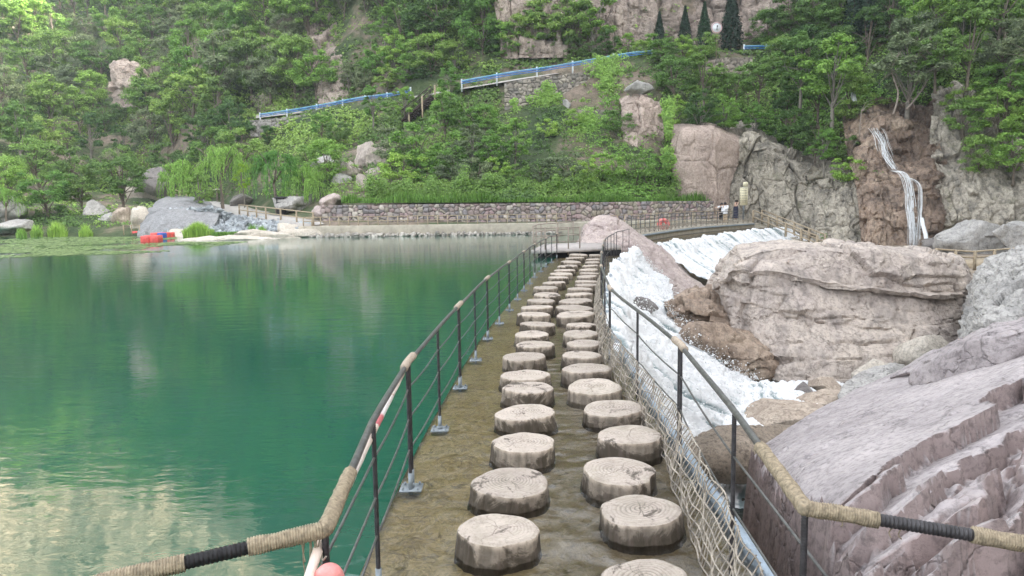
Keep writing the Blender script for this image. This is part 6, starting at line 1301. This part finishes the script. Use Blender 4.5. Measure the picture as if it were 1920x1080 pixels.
# creepers hanging over the terraces and the rock beside the pink face
Pn, Nn = [], []
for (x0, x1, y0, y1, D0, D1, n) in [(1112, 1166, 110, 190, 72, 70, 260), (1246, 1262, 190, 370, 61, 59, 200), (990, 1060, 160, 215, 70.2, 70, 120), (1040, 1170, 215, 300, 66.2, 65, 260), (958, 980, 170, 210, 70.2, 70, 50)]:
    for k in range(n):
        t = rgv.random(); c = at((x0+x1)/2+rgv.normal(0, .36)*(x1-x0)*(.6+.5*math.sin(t*9+x0)), y0+(y1-y0)*t+rgv.normal(0, 6), D0+(D1-D0)*t-rgv.uniform(0, .4))
        if vnoise(c[None]*.9, 3)[0] < -.25: continue
        d = rgv.normal(size=(34, 3)); d /= np.linalg.norm(d, axis=1)[:, None]; Pn.append(c+d*rgv.uniform(.15, .4)*[1, .4, 1]); q_ = d*.5+[0, -1, .4]; Nn.append(q_/np.linalg.norm(q_, axis=1)[:, None])
tag(leaves_mesh(np.concatenate(Pn), np.concatenate(Nn), .15, rgv, .8, 'creepers', M['leaf_fresh']), kind='stuff')

# ------------------------------------------------------------------ thin waterfall on the brown rock
def strands(name, pts, wd, n, label, seed, thick=.02):
    rg = np.random.default_rng(seed); q_ = smooth_path(pts, 40); m = MB()
    for k in range(n):
        o_ = rg.normal(0, .33, 2)*wd; t0, t1 = sorted(rg.uniform(0, 1, 2)); t0 = max(0, t0-.25); t1 = min(1, t1+.3); i0, i1 = int(t0*39), max(int(t1*39), int(t0*39)+4)
        s = q_[i0:i1+1].copy(); s = s+np.array([1, .3, 0])*o_[0]+np.array([0, -.25, 0])*abs(o_[1]); s[:, 0] += .07*wd*np.sin(np.arange(len(s))*.35+k); m.tube(s, thick*rg.uniform(.4, 1.5)*np.abs(np.sin(np.linspace(.2, 2.9, len(s)))+.15), 5, False)
    return tag(m.build(name, M['fall'], smooth=True), label, 'waterfall')
strands('waterfall', [at(1640, 240, 56.6), at(1652, 265, 55.8), at(1660, 292, 55.2), at(1676, 318, 54.4)], .8, 34, 'upper foamy stretch of the thin waterfall over brown rock', 1, .011)
strands('waterfall', [at(1678, 320, 54.0), at(1694, 326, 53.4), at(1704, 350, 52.9), at(1708, 400, 52.3), at(1712, 462, 51.5)], .6, 40, 'main white stretch of the thin waterfall over brown rock', 2, .014)
strands('waterfall', [at(1690, 330, 53.6), at(1722, 344, 53.0), at(1726, 385, 52.4), at(1722, 462, 51.5)], .35, 16, 'faint side strand right of the main thin waterfall', 7, .010)
strands('waterfall', [at(1728, 408, 51.6), at(1735, 440, 50.8), at(1742, 476, 50.2)], .22, 80, 'short white jet at the foot of the thin waterfall', 3, .02)
strands('waterfall', [at(1598, 172, 60.5), at(1601, 190, 59.6)], .3, 24, 'tiny trickle high above the thin waterfall', 4, .02)
for k, pts in enumerate([[(1675, 215), (1684, 175), (1672, 130), (1690, 95)], [(1700, 205), (1722, 178), (1740, 150)], [(1618, 330), (1620, 285), (1612, 250), (1616, 205)]]):
    m = MB(); q_ = smooth_path([at(a, b_, 57.6-.01*k) for a, b_ in pts], 20); m.tube(q_, np.linspace(.09, .03, 20), 6)
    for j in range(14): s = q_[rt.randrange(2, 19)]; e = s+np.array([rt.uniform(-1, 1), rt.uniform(-.3, .3), rt.uniform(-.9, 1.1)]); m.tube(smooth_path([s, (s+e)/2+[0, 0, .15], e], 6), np.linspace(.03, .008, 6), 4)
    tag(m.build('dead_branch', M['twig'], smooth=True), ['bare twisted grey branches above the waterfall', 'bare branch leaning right over the waterfall', 'slender pale stem left of the waterfall'][k], 'branch')

# ------------------------------------------------------------------ air
HZ = .0006
m = MB(); m.box((0, 140, 115), (760, 400, 240)); hz = m.build('haze', None); b = NB('haze'); b.t.nodes.remove(b.p); pv = b.n('VolumePrincipled'); pv.inputs['Density'].default_value = HZ; pv.inputs['Color'].default_value = (.86, .91, .95, 1); pv.inputs['Anisotropy'].default_value = .2
b.l(pv.outputs[0], b.out.inputs['Volume']); hz.data.materials.append(b.m); tag(hz, kind='stuff')
